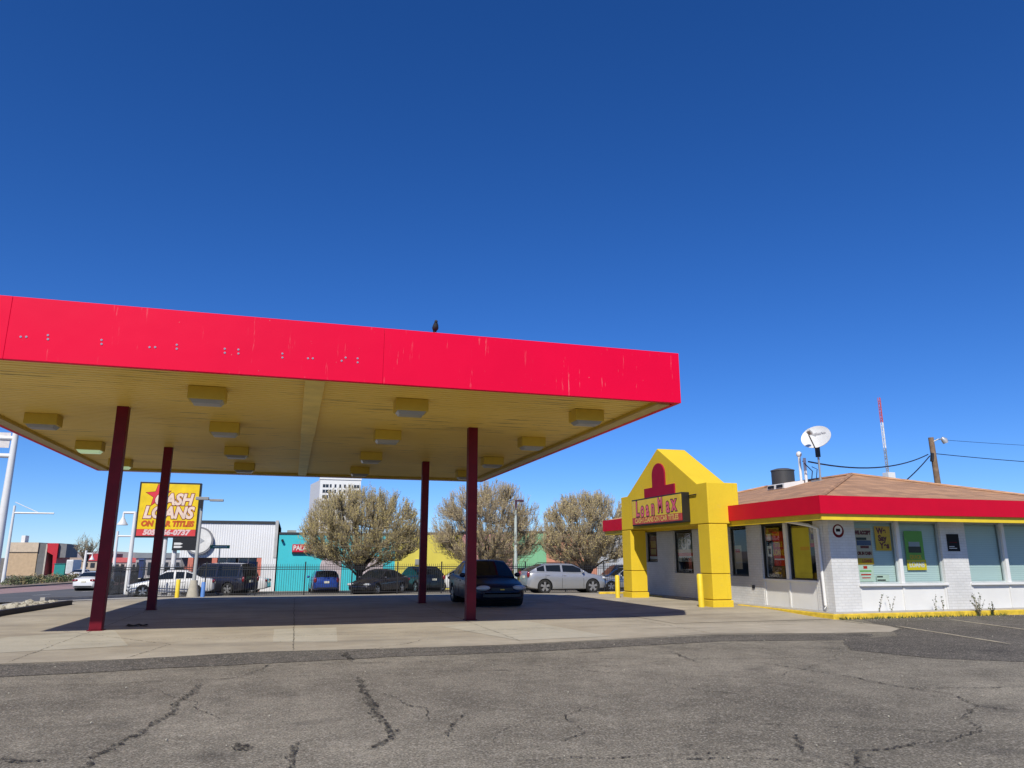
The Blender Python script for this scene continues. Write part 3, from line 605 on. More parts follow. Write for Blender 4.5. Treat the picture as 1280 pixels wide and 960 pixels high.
# bollards by the portal
def bollard(loc, label, m, r=.085, h=.86, lean=0, group=None):
    t = thing('bollard', label, 'bollard', loc, group)
    MB().path([(0, 0, -.3), (lean*h, 0, h-.04), (lean*h, 0, h)], [r, r, r*.72], 16).build('post', m, t, world=False, smooth=40); return t
bollard((11.78, 26.1, .08), 'yellow bollard left of the portal far leg', yellow_p, .085, .84)
bollard((12.0, 20.5, .08), 'leaning yellow bollard against the portal near leg', yellow_p, .09, 1.0, -.02)
p = at(221, 746, 40); bollard((p.x, 40, gz(40)), 'yellow bollard near the lamp base, left of the blue one', yellow_p, .10, .86)
p = at(253, 746, 41); bollard((p.x, 41, gz(41)), 'blue bollard right of the grey lamp base', blue_p, .10, .74)

# weeds along the kerb
leaf_g = mat('weed leaves', (.07, .11, .035), .8, var=.4, scale=9); stalk = mat('dry stalks', (.32, .25, .15), .9)
def weed(x, y, h, n, label, z=0.0, group=None):
    t = thing('weed', label, 'weed', (x, y, z), group); s = MB(); l = MB()
    for i in range(n):
        a = random.uniform(0, 6.28); d = random.uniform(.05, .35)*h; hh = h*random.uniform(.4, 1)
        p1 = V((math.cos(a)*d*.5, math.sin(a)*d*.5, hh*.6)); p2 = V((math.cos(a)*d, math.sin(a)*d, hh))
        s.path([(0, 0, -.02), p1, p2], [.006, .004, .002], 3)
        for k in range(12):
            q_ = V((0, 0, 0)).lerp(p1, random.random()) if k < 7 else p1.lerp(p2, random.random())
            u = V((random.uniform(-1, 1), random.uniform(-1, 1), random.uniform(-.4, .8))).normalized()*random.uniform(.02, .05); w = u.cross(V((random.random(), random.random(), random.random()))).normalized()*.018
            l.add([q_, q_+u*.5+w, q_+u, q_+u*.5-w], [(0, 1, 2, 3)])
    s.build('stalks', stalk, t, world=False); l.build('leaves', leaf_g, t, world=False)
weed(18.25, 16.55, .62, 16, 'tall leafy weed at the kerb below the black plaque'); weed(18.75, 16.58, .38, 8, 'smaller weed at the kerb right of the tall one')
for x, z in ((15.2, .15), (15.6, .15), (17.1, .15), (17.35, .15)):
    weed(x, 16.86, .5, 2, 'thin dry weed stalk against the white wall panel', z, 'dry stalks along the white panels')
g = MB()
for i in range(520):
    x = 13.7+random.random()**1.3*5.6; y = 16.6+random.uniform(-.06, .06); h = random.uniform(.02, .09); a = random.uniform(0, 6.28); w = V((math.cos(a), math.sin(a), 0))*.012
    b0 = V((x, y, 0)); tp = b0+V((random.uniform(-.04, .04), random.uniform(-.04, .04), h)); g.add([b0-w, b0+w, tp], [(0, 1, 2)])
g.build('kerb_grass', leaf_g)['kind'] = 'stuff'

# ================================================================== TALL SIGN, LAMPS, FENCE
YS = 50
tl, tr, bl, br = at(175, 602, YS), at(252, 604, YS), at(168, 671, YS), at(246, 673, YS)
xa, xb, za, zb_ = (tl.x+bl.x)/2, (tr.x+br.x)/2, (bl.z+br.z)/2, (tl.z+tr.z)/2
ps = thing('pole_sign', 'tall yellow and red CASH LOANS sign on white posts', 'sign', ((xa+xb)/2, YS, gz(YS)))
MB().box(xa, xb, YS, YS+.45, za, zb_).build('casing', black_m, ps, bevel=.02)
W_, H_ = xb-xa, zb_-za
MB().box(xa+.1, xb-.1, YS-.012, YS-.002, za+.5, zb_-.1).build('sign_face', mat('pole sign yellow', (.90, .62, .005), .35), ps)
MB().box(xa+.1, xb-.1, YS-.012, YS-.002, za+.1, za+.497).build('red_band', mat('pole sign red', (.72, .06, .06), .35), ps)
def star(cx, cz, r, r2, m, n, d):
    pts = []
    for k in range(10):
        a = math.radians(95+36*k); R_ = r if k % 2 == 0 else r2; pts.append((cx+R_*math.cos(a), cz+R_*math.sin(a)))
    MB().prism(pts, lambda x, z: (x, YS-d, z), lambda x, z: (x, YS-d+.004, z)).build(n, m, ps)
star(xa+1.12, zb_-.82, .78, .32, p_maroon, 'star_outline', .018); star(xa+1.12, zb_-.82, .72, .29, mat('star red', (.75, .04, .06), .4), 'star', .022)
org = V(((xa+xb)/2, YS-.022, za)); L_ = H_
rows_ = [('CASH', .22, L_*.68, .94, .98), ('LOANS', .0, L_*.44, .98, .97)]
letters('lettering_outline', [(s, u, v, z, q_*.92, .2, .085) for s, u, v, z, q_ in rows_], mat('sign dark red', (.28, .015, .01), .4), ps, org, (1, 0, 0), (0, 0, 1), .004)
letters('lettering', [(s, u, v, z, q_*.92, .2, .045) for s, u, v, z, q_ in rows_], mat('sign cream pink', (.86, .66, .52), .4), ps, org, (1, 0, 0), (0, 0, 1), .009)
letters('tagline', [('ON CAR TITLES', .02, L_*.245, .44, .96, .15, .03)], mat('sign orange red', (.60, .10, .01), .4), ps, org, (1, 0, 0), (0, 0, 1), .004)
letters('phone_number', [('505-266-0737', 0, .30, .42, 1.1, .15, .025)], mat('sign pale pink', (.86, .6, .58), .4), ps, org, (1, 0, 0), (0, 0, 1), .004)
for px in (205, 218):
    p = at(px, 690, YS+.25); MB().path([(p.x, YS+.25, gz(YS)-.2), (p.x, YS+.25, za+.02)], .14, 12).build('post', pole_white, ps, smooth=50)
p0, p1 = at(216, 672.5, YS-.1), at(247, 688, YS-.1)
ds = thing('arrow_sign', 'small black sign with two white arrows under the tall yellow sign', 'sign', ((p0.x+p1.x)/2, YS-.1, p1.z))
MB().box(p0.x, p1.x, YS-.05, YS+.1, p1.z, za-.01).build('panel', black_m, ds)
for k in (.2, .46):
    z = p1.z+.72*k; x = p0.x+.1
    MB().prism([(x, z), (x+.35, z), (x+.5, z+.065), (x+.35, z+.13), (x, z+.13)], lambda a, b_: (a, YS-.062, b_), lambda a, b_: (a, YS-.052, b_)).build('arrow', p_white, ds)
# grey parking lot lamp on a concrete cone
YL = 43; pb = at(240.5, 746, YL); pt = at(252, 625, YL)
lp = thing('parking_lamp', 'grey lot lamp with flat head on tall concrete cone base', 'lamp post', (pb.x, YL, gz(YL)))
MB().path([(pb.x, YL, gz(YL)-.1), (pb.x, YL, gz(YL)+.85)], [.33, .17], 16).build('base', conc_pale, lp, smooth=40)
MB().path([(pb.x, YL, gz(YL)+.85), (pb.x+.04, YL, pt.z)], [.10, .065], 10).build('pole', pole_grey, lp, smooth=50)
mb = MB(); z = pt.z; mb.box(pb.x-.30, pb.x+.35, YL-.16, YL+.16, z, z+.16).box(pb.x+.4, pb.x+1.1, YL-.15, YL+.15, z-.06, z+.06); mb.tube((pb.x-.1, YL, z+.03), (pb.x+.5, YL, z+.03), .03, n=6)
mb.build('lamp_head', mat('lamp head grey', (.3, .31, .31), .5), lp, bevel=.02)
MB().box(pb.x-.05, pb.x+.09, YL-.2, YL-.08, z-.45, z-.02).build('ballast_box', black_m, lp)
# lamp between the trees
p = at(644.5, 627, 48); pz = gz(48)
l2 = thing('lot_lamp', 'slim pale lamp post with small dark head among the trees', 'lamp post', (p.x, 48, pz))
MB().path([(p.x, 48, pz-.1), (p.x, 48, p.z)], [.13, .09], 10).build('pole', mat('pale green pole', (.50, .56, .52), .5), l2, smooth=50)
MB().box(p.x-.07, p.x+.07, 47.9, 48.1, p.z-.55, p.z+.02).box(p.x-.03, p.x+.55, 47.88, 48.12, p.z+.0, p.z+.12).build('lamp_head', mat('maroon lamp head', (.08, .03, .05), .5), l2, bevel=.02)

# white street lamps and mast arms along the road
def arm_pole(label, px0, py_top, Y, r, arms, name='street_lamp', base_off=0, cat='street lamp'):
    p = at(px0, py_top, Y); z0 = gz(Y)
    t = thing(name, label, cat, (p.x, Y, z0))
    MB().path([(p.x, Y, z0-.1), (p.x, Y, p.z)], [r, r*.62], 12).build('pole', pole_white, t, smooth=50)
    for dx, z, kind in arms:
        s = 1 if dx > 0 else -1
        a = MB().tube((p.x, Y, z), (p.x+dx, Y, z), r*.55, r*.45, n=8)
        a.build('arm', pole_white, t, smooth=50)
        if kind == 'bell':
            MB().path([(p.x+dx, Y, z+.05), (p.x+dx, Y, z-.25), (p.x+dx, Y, z-.5), (p.x+dx, Y, z-.68), (p.x+dx, Y, z-.72)], [.05, .06, .17, .30, .29], 16).build('lamp_shade', pole_white, t, smooth=50)
        if kind == 'brace':
            MB().tube((p.x, Y, z+1.3), (p.x+dx*.6, Y, z+.08), .05, n=6).build('brace', pole_white, t)
    return t, p
Yb = 48; t, p = arm_pole('white street lamp with bell shade left of the yellow sign', 169.5, 640, Yb, .15, [(-.62, at(169, 641, Yb).z, 'bell')])
Yp = 80; t, p = arm_pole('thick white street pole with banner at left picture edge', 21, 535, Yp, .42, [(-3.5, at(20, 570, Yp).z, 'bell'), (-3.5, at(22, 548, Yp).z, '')], 'street_pole')
MB().box(p.x-1.5, p.x-.4, Yp-.03, Yp+.03, at(15, 560, Yp).z, at(15, 541, Yp).z).build('banner', mat('banner white', (.7, .66, .64), .7), t)
MB().prism([(p.x-2.9, at(0, 560, Yp).z), (p.x-1.6, at(0, 556, Yp).z), (p.x-1.5, at(0, 549, Yp).z), (p.x-2.2, at(0, 556, Yp).z), (p.x-2.9, at(0, 556, Yp).z)], lambda x, z: (x, Yp-.05, z), lambda x, z: (x, Yp+.05, z)).build('scroll', pole_white, t)
arm_pole('white mast arm pole above the tan building', 18.5, 632, 105, .22, [(4.4, at(18, 641, 105).z, 'brace')], 'signal_mast', cat='mast')
arm_pole('white mast arm pole left of the fence corner', 147.5, 664, 95, .2, [(3.4, at(147, 670, 95).z, '')], 'signal_mast', cat='mast')
arm_pole('short white lamp post behind the driving white car', 108, 688, 100, .2, [(.7, at(108, 692, 100).z, 'bell')])
t = thing('antenna_mast', 'red and white lattice radio mast rising behind the roof', 'mast', (57, 60, gz(60)))
px_, py_ = 57.0, 60.0; zt_ = at(1098, 497, 60).z; zred = at(1101, 528, 60).z; zw = at(1105, 560, 60).z
for nm, a, b_, m in (('grey_section', gz(60), zw, steel), ('white_section', zw, zred, mat('mast white', (.8, .8, .8), .5)), ('red_section', zred, zt_, mat('mast red', (.60, .11, .12), .5))):
    mb = MB(); z = a; r = .13; i = 0
    for k in range(3):
        an = k*2.094; mb.tube((px_+r*math.cos(an), py_+r*math.sin(an), a), (px_+r*math.cos(an), py_+r*math.sin(an), b_), .035, n=5)
    while z < b_-.3:
        for k in range(3):
            a1_, a2_ = k*2.094, (k+1)*2.094
            if i % 2: a1_, a2_ = a2_, a1_
            mb.tube((px_+r*math.cos(a1_), py_+r*math.sin(a1_), z), (px_+r*math.cos(a2_), py_+r*math.sin(a2_), z+.3), .022, n=4)
        z += .3; i += 1
    mb.build(nm, m, t)
MB().box(px_-.42, px_+.42, py_-.5, py_+.3, at(1110, 604, 60).z-.4, at(1110, 591, 60).z).build('equipment_box', white_p, t, bevel=.02)
# utility pole and cables
up = thing('utility_pole', 'brown wooden utility pole with small lamp behind the roof', 'utility pole', (33.7, 32, 0))
pt = at(1163.5, 547, 32)
MB().path([(33.95, 32, -.3), (33.7, 32, 4), (pt.x, 32, pt.z)], [.2, .17, .14], 12).build('pole', wood, up, smooth=50)
MB().path([(pt.x, 31.9, pt.z-.25), (pt.x+.3, 31.8, pt.z-.1), (pt.x+.55, 31.75, pt.z-.12)], .03, 6).build('lamp_arm', steel, up)
MB().path([(pt.x+.5, 31.75, pt.z-.02), (pt.x+.62, 31.72, pt.z-.15), (pt.x+.68, 31.7, pt.z-.32)], [.08, .16, .14], 12).build('lamp_head', mat('lamp grey', (.6, .6, .6), .35, metal=.4), up, smooth=50)
MB().tube((pt.x-.3, 31.85, pt.z-1.35), (pt.x-.2, 31.85, pt.z-.9), .09, n=8).build('junction_box', black_m, up)
def cable(label, a, b_, sag, r=.022):
    a, b_ = V(a), V(b_); pts = [a.lerp(b_, i/16)+V((0, 0, -4*sag*(i/16)*(1-i/16))) for i in range(17)]
    tag(MB().path(pts, r, 5).build('cable', black_m), label, 'cable')
pa = at(1160, 568, 32)
cable('black sagging cable from roof flue to the wooden pole', (17.8, 22.4, 4.95), pa, .45, .03)
cable('lower thin black cable from behind the roof to wooden pole', (24.5, 27, 3.9), (pa.x, 31.9, pa.z-.1), .25, .03)
pr1 = at(1500, 583, 40); pr2 = at(1500, 560, 40)
cable('lower black cable running right from the wooden pole', (pa.x+.2, 31.9, pa.z+.05), pr1, .3, .022)
cable('upper thin cable running right from the pole lamp', (pt.x+.2, 31.9, pt.z-.1), pr2, .25, .012)
# wrought-iron fence: one bay reused
YF = 45.0
fn = thing('iron_fence', 'long black wrought iron picket fence along the lot behind the canopy', 'fence', (0, YF, gz(YF)))
def bay(w):
    mb = MB(); n = int(w/.125)
    for i in range(1, n):
        x = i*w/n; mb.box(x-.009, x+.009, -.009, .009, .05, 1.66); mb.add([(x-.014, -.012, 1.66), (x+.014, -.012, 1.66), (x, 0, 1.76), (x-.014, .012, 1.66), (x+.014, .012, 1.66)], [(0,1,2), (1,4,2), (4,3,2), (3,0,2), (0,3,4,1)])
    for z in (.14, 1.44, 1.56): mb.box(0, w, -.016, .016, z-.02, z+.02)
    return mb
XF0, XF1, bw = -9.75, 30.0, 2.65
pan = bay(bw).build('picket_panel', black_iron, fn, world=False); pan.location = (XF0, 0, 0)
pst = MB().box(-.035, .035, -.035, .035, -.2, 1.86).build('fence_post', black_iron, fn, world=False); pst.location = (XF0, 0, 0)
nb = int((XF1-XF0)/bw)
for i in range(1, nb+1):
    if i < nb: o = pan.copy(); C.objects.link(o); o.location.x = XF0+i*bw
    o = pst.copy(); C.objects.link(o); o.location.x = XF0+i*bw
for i in range(4):      # the return along the road
    o = pan.copy(); C.objects.link(o); o.location = (XF0, i*bw, gz(YF+(i+.5)*bw)-gz(YF)); o.rotation_euler.z = math.pi/2
    o = pst.copy(); C.objects.link(o); o.location = (XF0, (i+1)*bw, gz(YF+(i+1)*bw)-gz(YF))
# steel parking rail and broken kerb rubble at the drive
rl = MB(); 
for a, b_ in (((-7.75, 12.0), (-7.5, 23.9)), ((-7.5, 23.9), (-7.05, 28.9))):
    d = (V(b_)-V(a)).normalized(); n_ = V((-d.y, d.x))*.08
    rl.prism([(-1, .01), (-1, .15), (1, .15), (1, .01)], lambda u, z, a=a, n_=n_: (a[0]+n_.x*u, a[1]+n_.y*u, z), lambda u, z, b_=b_, n_=n_: (b_[0]+n_.x*u, b_[1]+n_.y*u, z))
tag(rl.build('parking_rail', rail_dark), 'low dark brown rail along the drive edge', 'rail')
mb = MB()
for i in range(60):
    k = .25+.6*random.random(); x = -7.75-random.uniform(.05, .8)+.3*k; y = 25.5+4.5*k+random.uniform(-.3, .3); r = random.uniform(.05, .17)
    o_ = len(mb.v); mb.ball((x, y, gz(y)+r*.3), (r, r*random.uniform(.6, 1.2), r*random.uniform(.5, .9)), 6, 4)
    for j in range(o_, len(mb.v)): mb.v[j] += V((random.uniform(-1, 1), random.uniform(-1, 1), random.uniform(-1, 1)))*r*.18
mb.build('concrete_rubble', conc_pale)['kind'] = 'stuff'
lt = MB()
for i in range(14): 
    a = random.uniform(0, 6.28); lt.add([(-3.3+random.uniform(-.2, .2), 19.5+random.uniform(-.15, .15), .01), (-3.3+.2*math.cos(a), 19.5+.2*math.sin(a), random.uniform(.02, .07)), (-3.3+.25*math.cos(a+.5), 19.5+.2*math.sin(a+.5), .02)], [(0, 1, 2)])
tag(lt.build('litter', mat('dead leaves', (.05, .04, .03), .9)), 'small clump of dark litter on the shaded concrete', 'litter')

# ================================================================== CARS
def lerp_tab(t, x):
    if x <= t[0][0]: return t[0][1]
    for (a, va), (b, vb) in zip(t, t[1:]):
        if x <= b: return va+(vb-va)*(x-a)/(b-a)
    return t[-1][1]
SPECS = {
 'sedan': dict(L=4.65, W=1.78, H=1.44, top=[(0,.50),(.015,.60),(.05,.69),(.12,.76),(.27,.90),(.45,.93),(.84,1.0),(.95,.98),(.985,.86),(1,.62)], cab=(.255,.43,.66,.845), r=.315, wx=(.185,.775)),
 'hatch': dict(L=4.1, W=1.76, H=1.49, top=[(0,.50),(.02,.64),(.06,.74),(.25,.94),(.45,.96),(.86,1.02),(.97,1.0),(.99,.86),(1,.6)], cab=(.235,.42,.82,.985), r=.32, wx=(.19,.80)),
 'suv': dict(L=4.63, W=1.9, H=1.66, top=[(0,.60),(.015,.76),(.05,.88),(.12,.96),(.26,1.06),(.45,1.07),(.86,1.13),(.965,1.12),(.988,.98),(1,.66)], cab=(.24,.42,.79,.985), r=.365, wx=(.185,.79)),
 'bigsuv': dict(L=4.8, W=1.9, H=1.80, top=[(0,.62),(.015,.84),(.04,.96),(.12,1.0),(.26,1.08),(.45,1.08),(.9,1.1),(.975,1.08),(.99,.98),(1,.66)], cab=(.25,.37,.93,.992), r=.37, wx=(.185,.79)),
}
def car(name, label, cat, pos, heading, kind, pm, H=None, L=None, extras=()):
    S = dict(SPECS[kind]); L = L or S['L']; W = S['W']; H = H or S['H']; h = V((heading[0], heading[1])).normalized(); rz = math.atan2(h.y, h.x)
    t = thing(name, label, cat, (pos[0], pos[1], gz(pos[1])+.005), None, rz)
    X = lambda s: L*(.5-s); top = S['top']; hw = [(0,.66),(.015,.78),(.05,.90),(.12,.97),(.25,1),(.75,1),(.92,.96),(.975,.90),(1,.76)]; bot = [(0,.32),(.04,.24),(.15,.2),(.85,.2),(.95,.26),(1,.36)]
    st = sorted({0,.006,.015,.03,.05,.08,.12,.16,.2,.25,.3,.36,.42,.5,.58,.66,.72,.78,.83,.87,.9,.93,.955,.97,.98,.99,1}); mb = MB(); rings = []
    for s in st:
        w = lerp_tab(hw, s)*W/2; z1 = lerp_tab(top, s); z0 = lerp_tab(bot, s); zm = z0+(z1-z0)*.55
        half = [(0, z0), (w*.8, z0), (w*.955, z0+.05), (w*.985, z0+.14), (w, zm), (w*.985, z1-.10), (w*.945, z1-.035), (w*.86, z1), (w*.45, z1+.02), (0, z1+.028)]
        rings.append([(X(s), y, z) for y, z in half]+[(X(s), -y, z) for y, z in half[-2:0:-1]])
    n = len(rings[0]); o = len(mb.v)
    for r in rings: mb.v += [V(p) for p in r]
    for i in range(len(rings)-1):
        for k in range(n): mb.f.append((o+i*n+k, o+i*n+(k+1) % n, o+(i+1)*n+(k+1) % n, o+(i+1)*n+k)); mb.m.append(0)
    mb.f += [tuple(range(o+n-1, o-1, -1)), tuple(o+(len(rings)-1)*n+k for k in range(n))]; mb.m += [0, 0]
    body = mb.build('body', [pm, black_m], t, world=False, smooth=38)
    cut = MB(); R = S['r']
    for s in S['wx']: cut.path([(X(s), -W, R), (X(s), W, R)], R+.055, 28)
    co = cut.build('cutter', black_m, t, world=False)
    bo = body.modifiers.new('arch', 'BOOLEAN'); bo.operation = 'DIFFERENCE'; bo.object = co; bo.solver = 'EXACT'
    dg = bpy.context.evaluated_depsgraph_get(); me = bpy.data.meshes.new_from_object(body.evaluated_get(dg))
    body.modifiers.clear(); body.data = me; bpy.data.objects.remove(co)
    lin = MB()                                           # dark wheel wells and floor behind the arches
    for s in S['wx']: lin.path([(X(s), -W/2+.12, R+.02), (X(s), W/2-.12, R+.02)], R+.05, 20)
    lin.box(X(S['wx'][0])-.3, X(S['wx'][1])+.3, -W/2+.2, W/2-.2, .19, .3); lin.build('wheel_well', black_m, t, world=False)
    # cabin grid
    c0, c1, c2, c3 = S['cab']; cs = []
    for u in (0, .06, .5, .93, 1): cs.append(c0+(c1-c0)*u)
    bmid = c1+(c2-c1)*.42; cs += [c1+.02, bmid-.012, bmid+.012]
    q4 = c2-.02; cs += [q4]
    for u in (0, .07, .5, .94, 1): cs.append(c2+(c3-c2)*u)
    cs = sorted(cs); wb, wr = W/2*.93, W/2*.72; g = []
    for s in cs:
        zb = lerp_tab(top, s)-.02
        if s <= c1: f = (s-c0)/(c1-c0); f = f**.9
        elif s >= c2: f = 1-((s-c2)/(c3-c2)); f = f**.75
        else: f = 1
        crown = 1-.018*((s-(c1+c2)/2)/((c2-c1)/2))**2 if c1 <= s <= c2 else .982
        zt = zb+.03+(H*crown-zb-.03)*f
        end = .93 if (s < c0+.02 or s > c3-.02) else 1.0
        wt = wb+(wr-wb)*f
        p1z = zb+.05; p2z = p1z+(zt-p1z)*.84
        w2 = wb+(wt-wb)*.86
        half = [(wb*end*.995, zb-.04), (wb*end*.985, p1z), (w2*end, max(p2z, p1z+.002)), (wt*end*.96, max(zt-.012, p1z+.006)), (wt*end*.55, zt+.018), (0, zt+.026)]
        g.append([V((X(s), y, z)) for y, z in half]+[V((X(s), -y, z)) for y, z in half[-2::-1]])
    shell, ws, rw = MB(), MB(), MB(); sides = {}
    m = len(g[0])
    for i in range(len(cs)-1):
        a, b = cs[i], cs[i+1]; mid = (a+b)/2
        for k in range(m-1):
            quad = [g[i][k], g[i+1][k], g[i+1][k+1], g[i][k+1]]
            front = c0+(c1-c0)*.05 < mid < c0+(c1-c0)*.95; rear = c2+(c3-c2)*.06 < mid < c2+(c3-c2)*.95
            tgt = shell
            if k in (3, 4, 5, 6) and front: tgt = ws
            elif k in (3, 4, 5, 6) and rear: tgt = rw
            elif k in (1, m-3):
                sd = 'l' if k == 1 else 'r'
                fr = mid > c0+(c1-c0)*.4 and mid < bmid-.012
                if fr: tgt = sides.setdefault(sd+'f', MB())
                elif bmid+.012 < mid < q4: tgt = sides.setdefault(sd+'r', MB())
                elif kind in ('suv', 'bigsuv', 'hatch') and mid > c2 and mid < c2+(c3-c2)*.6: tgt = sides.setdefault(sd+'q', MB())
                elif kind == 'sedan' and c2 <= mid < c2+(c3-c2)*.4: tgt = sides.setdefault(sd+'q', MB())
            tgt.add(quad, [(0, 1, 2, 3)])
    shell.build('roof', pm, t, world=False, smooth=45)
    ws.build('windscreen', carglass, t, world=False, smooth=60); rw.build('rear_window', carglass, t, world=False, smooth=60)
    for k_ in sorted(sides): sides[k_].build('side_window', carglass, t, world=False, smooth=40)
    # wheels
    for s in S['wx']:
        for sg in (-1, 1):
            y = sg*(W/2-.11)
            w = MB().lathe((X(s), 0, R), [(y-sg*.1, R*.6), (y-sg*.1, R), (y+sg*.06, R), (y+sg*.095, R*.93), (y+sg*.095, R*.69), (y+sg*.02, R*.69)]).build('wheel', tyre_m, t, world=False, smooth=50)
            rm = MB(); c = V((X(s), y+sg*.085, R))
            rm.path([c-V((0, sg*.1, 0)), c], [R*.68, R*.68], 28, cap=False); rm.path([c-V((0, sg*.03, 0)), c+V((0, sg*.012, 0))], R*.16, 12)
            for j in range(5):
                an = j*2*math.pi/5+.3; d = V((math.cos(an), 0, math.sin(an))); e = V((-math.sin(an), 0, math.cos(an)))
                rm.add([c+d*R*.12+e*R*.12, c+d*R*.68+e*R*.2, c+d*R*.68-e*R*.2, c+d*R*.12-e*R*.12], [(0, 1, 2, 3)])
            rm.build('rim', rim_m, w, world=False, smooth=40)
    zh = lerp_tab(top, .05)
    for sg in (-1, 1):
        yy = sg*W/2*.66
        MB().ball((X(.028), yy, zh-.09), (.16, .235, .088), 16, 10).build('headlight', lamp_clear, t, world=False, smooth=60)
        if kind in ('suv', 'bigsuv', 'hatch'): MB().ball((X(.985), sg*W/2*.80, lerp_tab(top, .95)-.14), (.09, .10, .17), 14, 10).build('taillight', lamp_red, t, world=False, smooth=60)
        else: MB().ball((X(.982), sg*W/2*.70, lerp_tab(top, .95)-.16), (.10, .23, .1), 14, 10).build('taillight', lamp_red, t, world=False, smooth=60)
        sx = c0+(c1-c0)*.42; zz = lerp_tab(top, sx)
        MB().ball((X(sx), sg*(W/2+.07), zz+.07), (.07, .11, .075), 12, 8).build('mirror', pm, t, world=False, smooth=60)
        for s in (bmid-.03, q4-.02):
            MB().box(X(s)-.09, X(s)+.09, sg*W/2*.985-.02, sg*W/2*.985+.02, lerp_tab(top, s)-.17, lerp_tab(top, s)-.14).build('door_handle', pm, t, world=False)
        for s in (c0+(c1-c0)*.35, bmid, q4+.01):
            zt = lerp_tab(top, s); dl = MB(); dl.box(X(s)-.006, X(s)+.006, sg*(W/2-.006), sg*(W/2+.0035), .30, zt-.28); dl.box(X(s)-.006, X(s)+.006, sg*(W/2*.985-.006), sg*(W/2*.988+.003), zt-.28, zt-.11)
            dl.build('door_seam', black_m, t, world=False)
    MB().box(X(.008)-.05, X(-.002), -.36, .36, zh-.17, zh-.08).build('grille', black_m, t, world=False)
    MB().box(X(.01)-.05, X(-.003), -.62, .62, .33, .42).build('air_intake', black_m, t, world=False)
    MB().box(X(1.004), X(.99), -.16, .16, lerp_tab(top, .95)-.33, lerp_tab(top, .95)-.2).build('number_plate', plate_m, t, world=False)
    MB().box(X(1.003), X(.98), -W*.34, W*.34, .34, .42).build('rear_bumper_trim', black_m, t, world=False)
    if 'rails' in extras:
        for sg in (-1, 1): MB().path([(X(c1+.03), sg*wr*.9, H-.02), (X(c1+.05), sg*wr*.9, H+.05), (X(c2-.02), sg*wr*.9, H+.05), (X(c2+.01), sg*wr*.9, H-.03)], .018, 6).build('roof_rail', black_m, t, world=False)
    if 'badge' in extras:
        MB().box(X(-.004)-.02, X(-.004), -.07, .07, zh-.15, zh-.115).build('badge', mat('gold badge', (.5, .32, .06), .3, metal=.8), t, world=False)
    if 'chrome' in extras: MB().box(X(-.0035)-.05, X(-.0035), -.4, .4, zh-.08, zh-.062).build('grille_trim', chrome, t, world=False)
    return t
def cpos(px, Y): 
    p = at(px, 738, Y); return (p.x, Y)
car('parked_car', 'dark blue sedan parked under the canopy facing the viewer', 'car', (6.55, 25.7), (.0, -1), 'sedan', mat('dark navy paint', (.006, .009, .028), .4, coat=.15, spec=.3), H=1.46, extras=('badge',))
car('parked_car', 'silver sport utility car side on in front of the fence', 'car', cpos(703, 39), (1, 0), 'suv', paint('silver paint', (.46, .47, .49), .5), H=1.54, L=4.5, extras=('rails',))
car('parked_car', 'dark grey sedan parked below the first tree, headlights this way', 'car', cpos(474, 47.6), (-.642, -.766), 'sedan', paint('charcoal paint', (.035, .034, .045)), extras=('chrome',))
car('parked_car', 'bright blue hatchback seen from behind before the turquoise wall', 'car', cpos(404, 52.0), (-.05, 1), 'hatch', paint('blue metallic paint', (.018, .06, .30), .4), H=1.45)
car('parked_car', 'black sport utility car seen from behind before the yellow wall', 'car', cpos(523, 52.4), (-.3, .95), 'suv', paint('black green paint', (.012, .016, .016)), H=1.72)
car('parked_car', 'small white car half hidden beyond the canopy column', 'car', cpos(572, 53.5), (-1, .1), 'hatch', paint('white paint car', (.72, .72, .72), 0), H=1.5)
car('parked_car', 'white sedan behind the fence beside the yellow and blue bollards', 'car', cpos(215, 47.0), (-1, -.05), 'sedan', paint('white sedan paint', (.76, .76, .75), 0), L=4.5)
car('parked_car', 'black high roofed sport utility car behind the white sedan', 'car', cpos(270, 49.8), (-.86, .5), 'bigsuv', paint('black van paint', (.02, .02, .03)), H=1.88)
car('parked_car', 'white car with only its tail showing right of black vehicle', 'car', cpos(292, 55.4), (-1, .15), 'sedan', paint('white paint car two', (.7, .7, .7), 0))
car('parked_car', 'silver sedan nose left behind the yellow bollard', 'car', cpos(783, 46.7), (-1, 0), 'sedan', paint('light silver paint', (.5, .52, .55), .5), H=1.5)
car('parked_car', 'dark car behind the silver sedan and third tree trunk', 'car', cpos(775, 54.0), (-1, 0), 'suv', paint('dark plum paint', (.03, .03, .04)), H=1.8)
car('parked_car', 'dark green car glimpsed left of the silver sport utility car', 'car', cpos(655, 53.0), (-.2, 1), 'sedan', paint('dark green paint', (.02, .03, .03)), H=1.6)
car('moving_car', 'white sedan driving away along the road at left', 'car', cpos(117, 68), (.12, 1), 'sedan', paint('white road car paint', (.74, .74, .74), 0))
car('far_car', 'white car far off beyond the median shrubs', 'car', cpos(100, 118), (.3, 1), 'sedan', paint('white far paint', (.72, .72, .72), 0))
car('far_car', 'dark car far down the road beside the fence corner', 'car', cpos(146, 110), (1, .2), 'sedan', paint('dark far paint', (.03, .03, .05)))
car('far_car', 'second dark car far down the road left of fence', 'car', cpos(141, 102), (.2, 1), 'suv', paint('dark far paint', (.03, .03, .05)))

